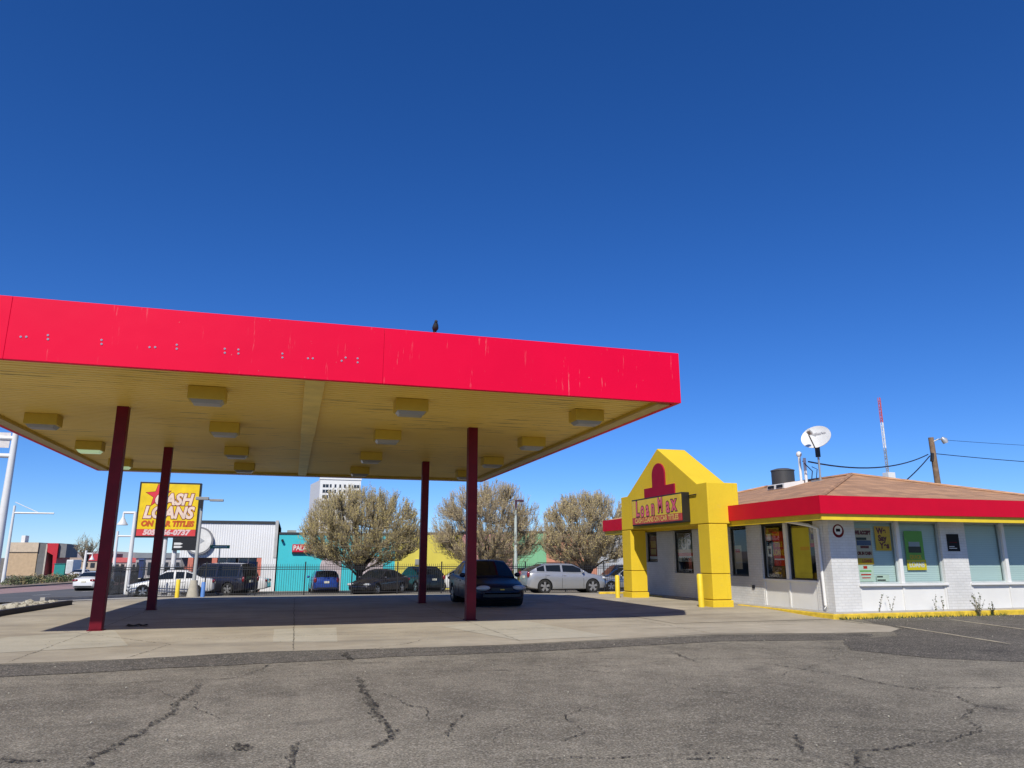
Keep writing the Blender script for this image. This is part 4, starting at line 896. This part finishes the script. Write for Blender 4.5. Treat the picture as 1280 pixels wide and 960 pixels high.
# ================================================================== TREES
bark = mat('bark', (.075, .058, .045), .95, var=.35, scale=6)
def rnd(a): return V((random.gauss(0, 1), random.gauss(0, 1), random.gauss(0, 1))).normalized()*a
def pear_tree(label, x, y, W, zlo, zhi, seed, budm, twigm, ntw=3400):
    random.seed(seed); z0 = gz(y); t = thing('pear_tree', label, 'tree', (x, y, z0), 'rounded budding trees behind the fence')
    th = .95; cz = zlo+(zhi-zlo)*.36; R = W/2
    def inside(p):
        r = math.hypot(p.x, p.y)/R; u = (p.z-cz)/((zhi-cz) if p.z > cz else (cz-zlo))
        lob = 1+.10*math.sin(3*math.atan2(p.y, p.x)+seed)+.07*math.sin(5*math.atan2(p.y, p.x)+2*seed)
        return (r/lob)**2.1+abs(u)**2.0 < 1
    def surf(az, el):     # point on the crown envelope
        d = V((math.cos(az)*math.cos(el), math.sin(az)*math.cos(el), math.sin(el))); lo, hi = 0, 12; c = V((0, 0, cz))
        for _ in range(22):
            m_ = (lo+hi)/2
            if inside(c+d*m_): lo = m_
            else: hi = m_
        return c+d*lo
    tr = MB(); tr.path([(0, 0, -.2), (.02, 0, .3), (-.01, .02, th), (.02, .0, th+.5)], [.30, .23, .21, .20], 12)
    limbs = []; n = 34
    for i in range(n):
        az = i*2.39996+random.uniform(-.25, .25); el = math.radians(-12+100*((i+.5)/n)**.8*.95+random.uniform(-5, 5))
        e = surf(az, el); e = e*.0+V((0, 0, th)).lerp(e, random.uniform(.8, .98)); b = V((0, 0, th+random.uniform(-.1, .55)))
        k1 = b.lerp(e, .33)+V((0, 0, .16*(e-b).length*.3)) ; k2 = b.lerp(e, .68)+V((0, 0, -.03*(e-b).length))+rnd(.12)
        pts = [b, b.lerp(k1, .5)+rnd(.04), k1+rnd(.06), k2, e]; limbs.append(pts)
        tr.path(pts, [.085, .065, .042, .024, .012], 6)
    tr.build('trunk', bark, t, world=False, smooth=50)
    tw = MB(); bu = MB(); subs = []; nodes_ = [p for pts in limbs for p in (pts[1], pts[2], pts[2].lerp(pts[3], .5), pts[3], pts[3].lerp(pts[4], .5))]
    k = 0
    while k < 1000:                                       # branchlets fill the whole crown, each rising from the nearest limb below it
        e = V((random.uniform(-1.1, 1.1)*R, random.uniform(-1.1, 1.1)*R, random.uniform(zlo, zhi)))
        if not inside(e) or (inside(e*1.0+(e-V((0, 0, cz)))*.75) and random.random() < .62): continue
        c = min((q for q in nodes_ if q.z < e.z+.05), key=lambda q: (q-e).length+.5*abs(math.hypot(q.x, q.y)-math.hypot(e.x, e.y)*.8), default=V((0, 0, th)))
        m1 = c.lerp(e, .5)+rnd(.08)+V((e.x, e.y, 0))*.04; subs.append((c, m1, e)); tw.path([c, m1, e], [.024, .015, .008], 4, 0, False); k += 1
    for i in range(ntw):
        a, b, c = random.choice(subs); s = .3+.7*random.random(); p = a.lerp(b, s*2) if s < .5 else b.lerp(c, s*2-1)
        d = ((p-V((0, 0, cz-1.4))).normalized()*.45+V((0, 0, .85))+rnd(.5)).normalized(); ln = random.uniform(.25, .8)
        if not inside(p+d*ln*.8): ln *= .5
        q = p+d*ln*.55+rnd(.03); e = p+d*ln+V((0, 0, .05)); tw.path([p, q, e], [.010, .007, .004], 3, 0, False)
        for k in range(random.choice((3, 4, 5, 6))):
            o = p.lerp(e, random.uniform(.1, 1.0))+rnd(.03); sz = random.uniform(.024, .055)
            u = rnd(sz); w = u.cross(rnd(1)).normalized()*sz*.55; bu.add([o-u*.2, o+u*.5+w, o+u*1.2, o+u*.5-w], [(0, 1, 2, 3)], random.choice((0, 0, 1)))
    cr = tw.build('crown', twigm, t, world=False); bu.build('buds', budm, cr, world=False)
    random.seed(seed+99); return t
twA = mat('twig grey brown', (.35, .285, .175), .9, var=.25, scale=3); twB = mat('twig pinkish brown', (.39, .315, .215), .9, var=.25, scale=3)
budA = [mat('olive buds', (.54, .44, .14), .8, var=.3, scale=4), mat('tan buds', (.60, .49, .21), .8, var=.3, scale=4)]
budB = [mat('russet buds', (.56, .44, .18), .8, var=.3, scale=4), mat('pale pink buds', (.56, .45, .28), .8, var=.3, scale=4)]
p = at(452, 660, 50.5); pear_tree('rounded olive budding tree in front of the white tower', p.x, 50.5, 8.5, 1.55, 7.0, 3, budA, twA, 12500)
p = at(612, 660, 51.5); pear_tree('rounded pinkish bare tree behind the dark blue sedan', p.x, 51.5, 8.0, 1.35, 7.75, 5, budB, twB, 11000)
p = at(734, 660, 48.6); pear_tree('rounded tan budding tree left of the yellow portal', p.x, 48.6, 7.4, 1.45, 6.85, 8, [budA[1], budB[0]], twB, 11000)
random.seed(21)
def shrub(name, label, cat, x, y, w, h, m, n=160, group=None, z=None):
    z = gz(y) if z is None else z; t = thing(name, label, cat, (x, y, z), group); l = MB(); s = MB()
    for i in range(7): a = random.uniform(0, 6.28); s.path([(0, 0, -.05), (math.cos(a)*w*.25, math.sin(a)*w*.25, h*.7)], [.02, .008], 4)
    for i in range(n):
        d = rnd(1); d.z = abs(d.z); p = V((d.x*w/2, d.y*w/2, d.z*h*.9+.05))*random.uniform(.6, 1); u = rnd(.14); v = u.cross(rnd(1)).normalized()*.06
        l.add([p-u, p+v, p+u, p-v], [(0, 1, 2, 3)])
    s.build('stems', bark, t, world=False); l.build('foliage', m, t, world=False)
shm = [mat('sage leaves', (.16, .18, .10), .9, var=.3), mat('dry shrub leaves', (.24, .20, .10), .9, var=.3), mat('dark shrub leaves', (.09, .12, .05), .9, var=.3)]
for i, px in enumerate((14, 21, 29, 36, 44, 52, 59, 67, 74, 82, 89, 96)):
    Y = 84+i*1.7; p = at(px, 728, Y); shrub('median_shrub', ('sage green shrub planted on the road median', 'dry yellowish shrub planted on the road median', 'dark green shrub planted on the road median')[i % 3], 'shrub', p.x, Y, 1.9, .95+.2*math.sin(i*2), shm[i % 3], 170, 'shrubs on the road median', gz(Y)+.14)

# ================================================================== BUILDINGS BEHIND
def corrug(name, col):
    m, nt, b = nodes(name); v = coord(nt); w = N(nt, 'ShaderNodeTexWave', wave_type='BANDS', bands_direction='X', Scale=1.9); nt.links.new(v, w.inputs['Vector'])
    c = mix(nt, .25, col, ramp(nt, noise(nt, v, .6, 4), [(.3, .6), (.7, 1.0)]), 'MULTIPLY'); nt.links.new(c, b.inputs['Base Color']); b.inputs['Roughness'].default_value = .5
    bump(nt, b, w.outputs[1], .45, .04); return m
YW = 58.6; A = lambda px, py, Y=None: at(px, py, Y or YW)
ws = thing('metal_store', 'white corrugated metal store with blue windows and salmon surrounds', 'store', (-4.2, YW, gz(YW)))
cw = corrug('white corrugated metal', (.76, .77, .79)); salmon = mat('salmon paint', (.66, .20, .14), .6); bglass = mat('blue store glass', (.02, .075, .22), .08, spec=.8)
xl, xr, xr2 = A(228, 660).x, A(342, 660).x, A(348, 660).x; zt_ = A(290, 651.5).z; zg = gz(YW); zl = A(290, 697).z
xe0, xe1 = A(233, 700).x, A(327, 700).x
MB().box(xl, xr2, YW+.001, YW+16, zl, zt_).build('upper_wall', cw, ws)
MB().box(xe1, xr2, YW+.002, YW+16, zg-.1, zl-.002).build('corner_wall', cw, ws)
MB().box(xl, xr2-.25, YW-.08, YW-.0, zt_-.16, zt_+.03).build('roof_edge', mat('dark roof edge', (.04, .045, .05), .5), ws)
MB().box(xr2-.22, xr2, YW-.05, YW+16, zl, zt_+.1).build('corner_trim', mat('grey trim', (.5, .5, .5), .6), ws)
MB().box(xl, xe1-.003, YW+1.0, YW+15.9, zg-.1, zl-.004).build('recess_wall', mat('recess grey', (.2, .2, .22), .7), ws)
for px in (235, 265): MB().box(A(px, 700).x, A(px+6.5, 700).x, YW+.02, YW+.9, zg-.1, zl-.01).build('pier', salmon, ws)
MB().box(A(321, 700).x, xe1-.01, YW+.03, YW+.9, zg-.1, zl-.012).build('pier', salmon, ws)
for px in (271, 283, 298, 310):
    f = MB().box(A(px, 700).x+.03, A(px+11, 700).x, YW+.6, YW+.7, zg+.7, zl-.05).build('window', bglass, ws)
    MB().box(A(px, 700).x-.05, A(px, 700).x+.027, YW+.55, YW+.75, zg+.5, zl-.02).build('frame', white_p, f)
MB().box(A(277, 700).x, A(322, 700).x, YW+.5, YW+.8, zg, zg+.66).build('window_base', salmon, ws)
rs = thing('round_sign', 'big round white disc sign on the corrugated store front', 'sign', (A(248, 676).x, YW-.2, A(248, 676).z))
c_ = A(249, 676); MB().path([(c_.x, YW-.001, c_.z), (c_.x, YW-.3, c_.z)], .98, 40).build('rim', mat('sign rim grey', (.25, .25, .27), .5), rs, smooth=40)
MB().path([(c_.x, YW-.302, c_.z), (c_.x, YW-.33, c_.z)], .86, 40).build('disc', p_white, rs, smooth=40)
MB().prism([(c_.x+.1, c_.z+.2), (c_.x+.4, c_.z), (c_.x+.1, c_.z-.2)], lambda x, z: (x, YW-.345, z), lambda x, z: (x, YW-.333, z)).build('mark', mat('sign grey', (.4, .42, .45), .5), rs)
sp = A(275, 683.5, 53.5); sn = thing('street_name_sign', 'small green street sign before the corrugated store', 'sign', (sp.x, 53.5, gz(53.5)))
MB().box(sp.x-.62, sp.x+.62, 53.48, 53.5, sp.z-.11, sp.z+.11).build('blade', mat('sign green', (.03, .26, .14), .5), sn); MB().tube((sp.x, 53.54, gz(53.5)), (sp.x, 53.54, sp.z+.1), .035, n=8).build('post', steel, sn)
MB().box(sp.x-.45, sp.x+.45, 53.472, 53.478, sp.z-.03, sp.z+.03).build('text_line', p_white, sn)
mu = thing('mural_building', 'long low building painted turquoise, yellow, pink, green and orange', 'building', (12, 60, gz(60)))
YM = 58.75; B = lambda px, py: at(px, py, YM); zb0 = gz(YM)-.2
segs = [(347.5, 494, 668, (.07, .62, .72), 'turquoise'), (494, 578, 667.5, (.80, .70, .13), 'yellow'), (578, 641, 667, (.72, .32, .36), 'pink'), (641, 683, 666, (.27, .62, .36), 'green'), (683, 746, 667, (.74, .33, .22), 'orange'), (746, 860, 667, (.55, .57, .60), 'grey')]
for a, b_, py, col, nm in segs:
    tag(MB().box(B(a, 690).x, B(b_, 690).x-.004, YM, YM+20, zb0, B(a, py).z).build('wall', stucco_mat(nm+' wall paint', col), mu), nm+' painted wall section')
    MB().box(B(a, 690).x, B(b_, 690).x-.004, YM-.05, YM+.2, B(a, py).z+.002, B(a, py).z+.16).build('roof_edge', mat('dark roof edge', (.04, .045, .05), .5), mu)
pinkgrey = mat('pink grey arch paint', (.55, .47, .49), .7)
for px in (414, 466):
    x, r_ = B(px, 700).x, .8; z0 = zb0; zc = B(px, 708).z
    MB().prism([(x-r_, z0), (x+r_, z0), (x+r_, zc)]+[(x+r_*math.cos(math.radians(k)), zc+r_*math.sin(math.radians(k))) for k in range(12, 170, 12)]+[(x-r_, zc)], lambda a, c: (a, YM-.03, c), lambda a, c: (a, YM+.01, c)).build('painted_arch', pinkgrey, mu)
MB().prism([(B(578, 690).x, zb0), (B(650, 690).x, zb0), (B(612, 690).x, B(600, 683).z)], lambda a, c: (a, YM-.026, c), lambda a, c: (a, YM+.01, c)).build('painted_peak', mat('rose paint', (.62, .22, .28), .7), mu)
for px in (352,): MB().tube((B(px, 690).x, YM-.3, B(px, 675.5).z), (B(px, 690).x, YM, B(px, 675.5).z), .09, n=10).build('wall_lamp', black_m, mu)
MB().box(B(519, 690).x, B(527, 690).x, YM-.2, YM-.01, B(520, 706).z, B(520, 699).z).build('meter_box', steel, mu)
ac = MB().box(B(357, 690).x, B(369, 690).x, YM+2, YM+3.2, B(360, 668).z+.1, B(360, 663.2).z+.1); ac.build('rooftop_unit', mat('hvac tan', (.36, .33, .30), .6), mu)
rsn = thing('store_sign', 'red sign board with white letters on the turquoise wall', 'sign', (B(372, 690).x, YM-.1, B(372, 690).z))
q0, q1 = B(365, 690), B(392, 680.5); MB().box(q0.x, q1.x, YM-.18, YM-.01, q0.z, q1.z).build('board', mat('sign board red', (.62, .02, .05), .4), rsn)
MB().box(q0.x, q1.x, YM-.17, YM-.02, q0.z-.12, q0.z-.003).build('board_edge', black_m, rsn)
letters('lettering', [('PALACE', 0, 0, .5, .85, 0, .012)], p_white, rsn, ((q0.x+q1.x)/2+.05, YM-.184, (q0.z+q1.z)/2), (1, 0, 0), (0, 0, 1), .006)
# white tower block
YT = 408; H0 = at(389, 598, YT); H1 = at(400.5, 599, YT); H2 = at(451.5, 598, YT); zt_ = H1.z
tb = thing('office_tower', 'tall white office tower beyond the first tree', 'tower', (H1.x+11, YT, -1.5))
depth = 24
MB().box(H1.x, H2.x, YT, YT+depth*1.2, -1.5, zt_).build('front_block', white_p, tb)
xs = at(388.5, 600, YT+30).x
MB().prism([(H1.x+.01, YT+.3), (H1.x+.01, YT+29), (xs, YT+29.5), (xs, YT+29)], lambda x, y: (x, y, -1.5), lambda x, y: (x, y, zt_-.3)).build('side_wall', mat('tower side white', (.7, .7, .72), .6), tb)
MB().box(H1.x-.3, H2.x+.3, YT-.4, YT+29, zt_+.02, zt_+.9).build('parapet', white_p, tb)
sx = (H2.x-H1.x)/44.0; win = None
cols_ = [(3, 6.2)]+[(10.4+5.1*k, 2.0) for k in range(5)]+[(36.5, 6.0)]
for r in range(9):
    z = zt_-4.3-r*2.9
    for u, w in cols_:
        x = H1.x+u*sx
        wm = MB()
        if w > 3: wm.box(x, x+w*sx*.45, YT-.06, YT-.01, z, z+1.7).box(x+w*sx*.52, x+w*sx, YT-.06, YT-.01, z, z+1.7)
        else: wm.box(x, x+w*sx, YT-.06, YT-.01, z, z+1.8)
        wm.build('window', mat('tower window', (.03, .035, .045), .2), tb)
# left background: tan restaurant with red tower, dumpster, van, far shops
YB = 150
tn = thing('tan_restaurant', 'tan box restaurant with grey side and red entrance fin', 'building', (at(30, 720, YB).x, YB, gz(YB)))
K = lambda px, py: at(px, py, YB); zg = gz(YB)
tan = mat('tan stucco', (.55, .40, .25), .8); gry = mat('dark grey stucco', (.15, .15, .15), .8)
MB().box(K(8, 700).x, K(45.5, 700).x, YB, YB+14, zg, K(20, 690).z).build('wall', tan, tn)
MB().box(K(8, 700).x-.2, K(46, 700).x, YB-.2, YB+14, K(20, 690).z+.01, K(20, 678).z).build('parapet', mat('pale stucco', (.62, .50, .37), .8), tn)
MB().box(K(46, 700).x+.02, K(55, 700).x, YB+.1, YB+14, zg, K(50, 679).z).build('side_wall', gry, tn)
MB().box(K(55.2, 700).x, K(57, 700).x, YB+.0, YB+14, zg, K(56, 680).z).build('side_trim', mat('pale trim', (.5, .46, .4), .8), tn)
MB().prism([(K(57, 700).x, K(60, 679).z), (K(71, 700).x, K(60, 679).z), (K(71, 700).x, zg), (K(68, 700).x, zg), (K(66, 700).x, K(60, 694).z), (K(58.5, 700).x, K(60, 690).z)], lambda x, z: (x, YB-.3, z), lambda x, z: (x, YB+8, z)).build('entrance_fin', mat('fin red', (.55, .015, .03), .5), tn)
MB().box(K(71.2, 700).x, K(80.5, 700).x, YB+.3, YB+8, K(60, 697).z, K(0, 679.5).z).build('end_panel', mat('mid grey panel', (.2, .2, .21), .7), tn)
MB().box(K(15, 700).x, K(20, 700).x, YB+3, YB+5, K(60, 678).z+.02, K(60, 669).z).build('rooftop_unit', white_p, tn)
db = thing('dumpster', 'teal dumpster with sloped lid by the restaurant', 'dumpster', (at(74, 715, 140).x, 140, gz(140)))
xa_, xb_ = at(67, 715, 140).x, at(80, 715, 140).x
MB().prism([(0, 0), (1.9, 0), (1.9, 1.6), (0, 2.0)], lambda y, z: (xa_, 140+y, gz(140)+z), lambda y, z: (xb_, 140+y, gz(140)+z)).build('bin', mat('teal paint', (.02, .26, .24), .5), db)
MB().prism([(-.1, 2.02), (2, 1.62), (2, 1.72), (-.1, 2.12)], lambda y, z: (xa_-.1, 140+y, gz(140)+z), lambda y, z: (xb_+.1, 140+y, gz(140)+z)).build('lid', mat('dark teal lid', (.01, .15, .15), .5), db)
tv = thing('box_trailer', 'white box trailer parked beside the teal dumpster', 'trailer', (at(86, 715, 138).x, 138, gz(138)))
xa_, xb_ = at(81.5, 715, 138).x, at(90, 715, 138).x
MB().box(xa_, xb_, 138, 143, gz(138)+.5, gz(138)+2.7).build('box', white_p, tv, bevel=.05); MB().box(xa_+.1, xb_-.1, 138-.02, 138.0, gz(138)+.7, gz(138)+2.5).build('door', mat('trailer door grey', (.6, .6, .6), .5), tv)
for s in (xa_+.2, xb_-.2): MB().tube((s-.12, 139.2, gz(138)+.35), (s+.12, 139.2, gz(138)+.35), .36, n=16).build('wheel', tyre_m, tv)
def far_shop(label, px0, px1, py0, Y, wallc, bandc, name='far_shop', bandh=.3):
    a, b_ = at(px0, 700, Y).x, at(px1, 700, Y).x; zt = at(px0, py0, Y).z; z0 = gz(Y); t = thing(name, label, 'building', ((a+b_)/2, Y, z0)); zc = zt-(zt-z0)*bandh
    MB().box(a, b_, Y, Y+12, z0, zc).build('wall', mat('shop wall %d' % px0, wallc, .8), t)
    MB().box(a-.2, b_+.2, Y-.25, Y+12, zc+.01, zt).build('fascia', mat('shop band %d' % px0, bandc, .6), t)
    n = max(2, int((px1-px0)/7)); w = (b_-a)/n
    for i in range(n): MB().box(a+w*(i+.2), a+w*(i+.8), Y-.08, Y-.01, z0+.6, z0+(zc-z0)*.8).build('window', mat('tower window', (.03, .035, .045), .2), t)
    return t
far_shop('red banded shop far down the road at left', 112, 139, 692, 210, (.5, .4, .32), (.5, .03, .05), bandh=.45)
far_shop('low tan shop far behind the shrubs', 80, 112, 697, 230, (.50, .38, .28), (.42, .32, .25))
far_shop('white and red shop beyond the fence corner', 136, 172, 697, 190, (.55, .45, .42), (.62, .12, .12), bandh=.35)
far_shop('grey flat roofed shop behind the tall sign', 170, 226, 691, 120, (.40, .38, .37), (.22, .24, .26), bandh=.2)
bp = thing('blue_kiosk', 'dark blue panel kiosk beyond the fence corner', 'kiosk', (at(177, 715, 70).x, 70, gz(70)))
MB().box(at(172, 715, 70).x, at(178, 715, 70).x, 70, 71, gz(70), at(177, 700, 70).z).build('cabinet', mat('kiosk navy', (.02, .035, .12), .5), bp); MB().box(at(171.5, 715, 70).x, at(178.5, 715, 70).x, 69.9, 71.1, at(177, 700, 70).z+.01, at(177, 698, 70).z).build('cap', mat('kiosk blue', (.04, .07, .2), .5), bp)
bk = thing('black_truck', 'black pickup parked behind the tall sign posts', 'truck', (at(180, 720, 56).x, 56, gz(56)))
xa_ = at(170, 715, 56).x; zz = gz(56)
MB().prism([(0, .5), (5, .5), (5, 1.1), (3.2, 1.1), (2.9, 1.75), (1.7, 1.75), (1.2, 1.12), (0, 1.0)], lambda x, z: (xa_+x, 56, zz+z), lambda x, z: (xa_+x, 57.8, zz+z)).build('body', paint('black truck paint', (.015, .015, .018)), bk, bevel=.06)
MB().prism([(1.5, 1.15), (2.85, 1.15), (2.75, 1.68), (1.8, 1.68)], lambda x, z: (xa_+x, 55.985, zz+z), lambda x, z: (xa_+x, 55.997, zz+z)).build('side_window', carglass, bk)
for s in (.9, 4.0):
    for y in (56.05, 57.55): MB().tube((xa_+s, y-.06, zz+.37), (xa_+s, y+.2, zz+.37), .37, n=20).build('wheel', tyre_m, bk)
def bare_tree(label, x, y, h):
    t = thing('bare_tree', label, 'tree', (x, y, gz(y))); tr = MB(); cr = MB(); tr.path([(0, 0, -.1), (0, 0, h*.35)], [.2, .14], 8)
    for i in range(26):
        a = random.uniform(0, 6.28); e = V((math.cos(a)*h*.35*random.random(), math.sin(a)*h*.35*random.random(), h*random.uniform(.6, 1))); b0 = V((0, 0, h*.32)); tr.path([b0, b0.lerp(e, .5)+rnd(.2), e], [.07, .04, .015], 4)
        for k in range(16):
            p = b0.lerp(e, random.uniform(.4, 1)); cr.path([p, p+(rnd(.8)+V((0, 0, .7)))*h*.12], [.03, .012], 3, 0, False)
    tr.build('trunk', bark, t, world=False); cr.build('crown', twA, t, world=False)
bare_tree('small bare tree far behind the driving white car', at(106, 715, 150).x, 150, 7.0)

# ================================================================== LIGHT, SKY, CAMERA
SUN = V((.5, .95, -1.0)).normalized()
sl = bpy.data.lights.new('sun', 'SUN'); sl.energy = 5.0; sl.angle = math.radians(.53); sl.color = (1, .94, .82)
so = bpy.data.objects.new('sun', sl); C.objects.link(so); so.rotation_euler = SUN.to_track_quat('-Z', 'Y').to_euler()
w = bpy.data.worlds.new('World'); SC.world = w; w.use_nodes = True; nt = w.node_tree
sky = nt.nodes.new('ShaderNodeTexSky'); sky.sky_type = 'NISHITA'; sky.sun_disc = False
sky.sun_elevation = math.asin(-SUN.z); sky.sun_rotation = math.atan2(-SUN.x, -SUN.y)
sky.altitude = 1600; sky.air_density = 1.0; sky.dust_density = .0; sky.ozone_density = 3.0
hs = N(nt, 'ShaderNodeHueSaturation', Hue=.505, Saturation=1.13, Value=1.25); nt.links.new(mix(nt, 1.0, sky.outputs[0], (.72, .93, 1.28), 'MULTIPLY'), hs.inputs['Color'])
bg = nt.nodes['Background']; nt.links.new(hs.outputs[0], bg.inputs[0]); bg.inputs[1].default_value = .08
cd = bpy.data.cameras.new('camera'); co = bpy.data.objects.new('camera', cd); C.objects.link(co)
cd.sensor_width = 36; cd.lens = FPX/1280*36; cd.clip_end = 9000; cd.clip_start = .05
M3 = Matrix((RGT, UPV, -FWD)).transposed(); co.matrix_world = Matrix.Translation(EYE) @ M3.to_4x4()
SC.camera = co
SC.render.engine = 'CYCLES'; SC.render.resolution_x = 1024; SC.render.resolution_y = 768
SC.view_settings.view_transform = 'Standard'; SC.view_settings.look = 'None'; SC.view_settings.exposure = 0; SC.view_settings.gamma = 1
SC.cycles.max_bounces = 6; SC.cycles.transparent_max_bounces = 8
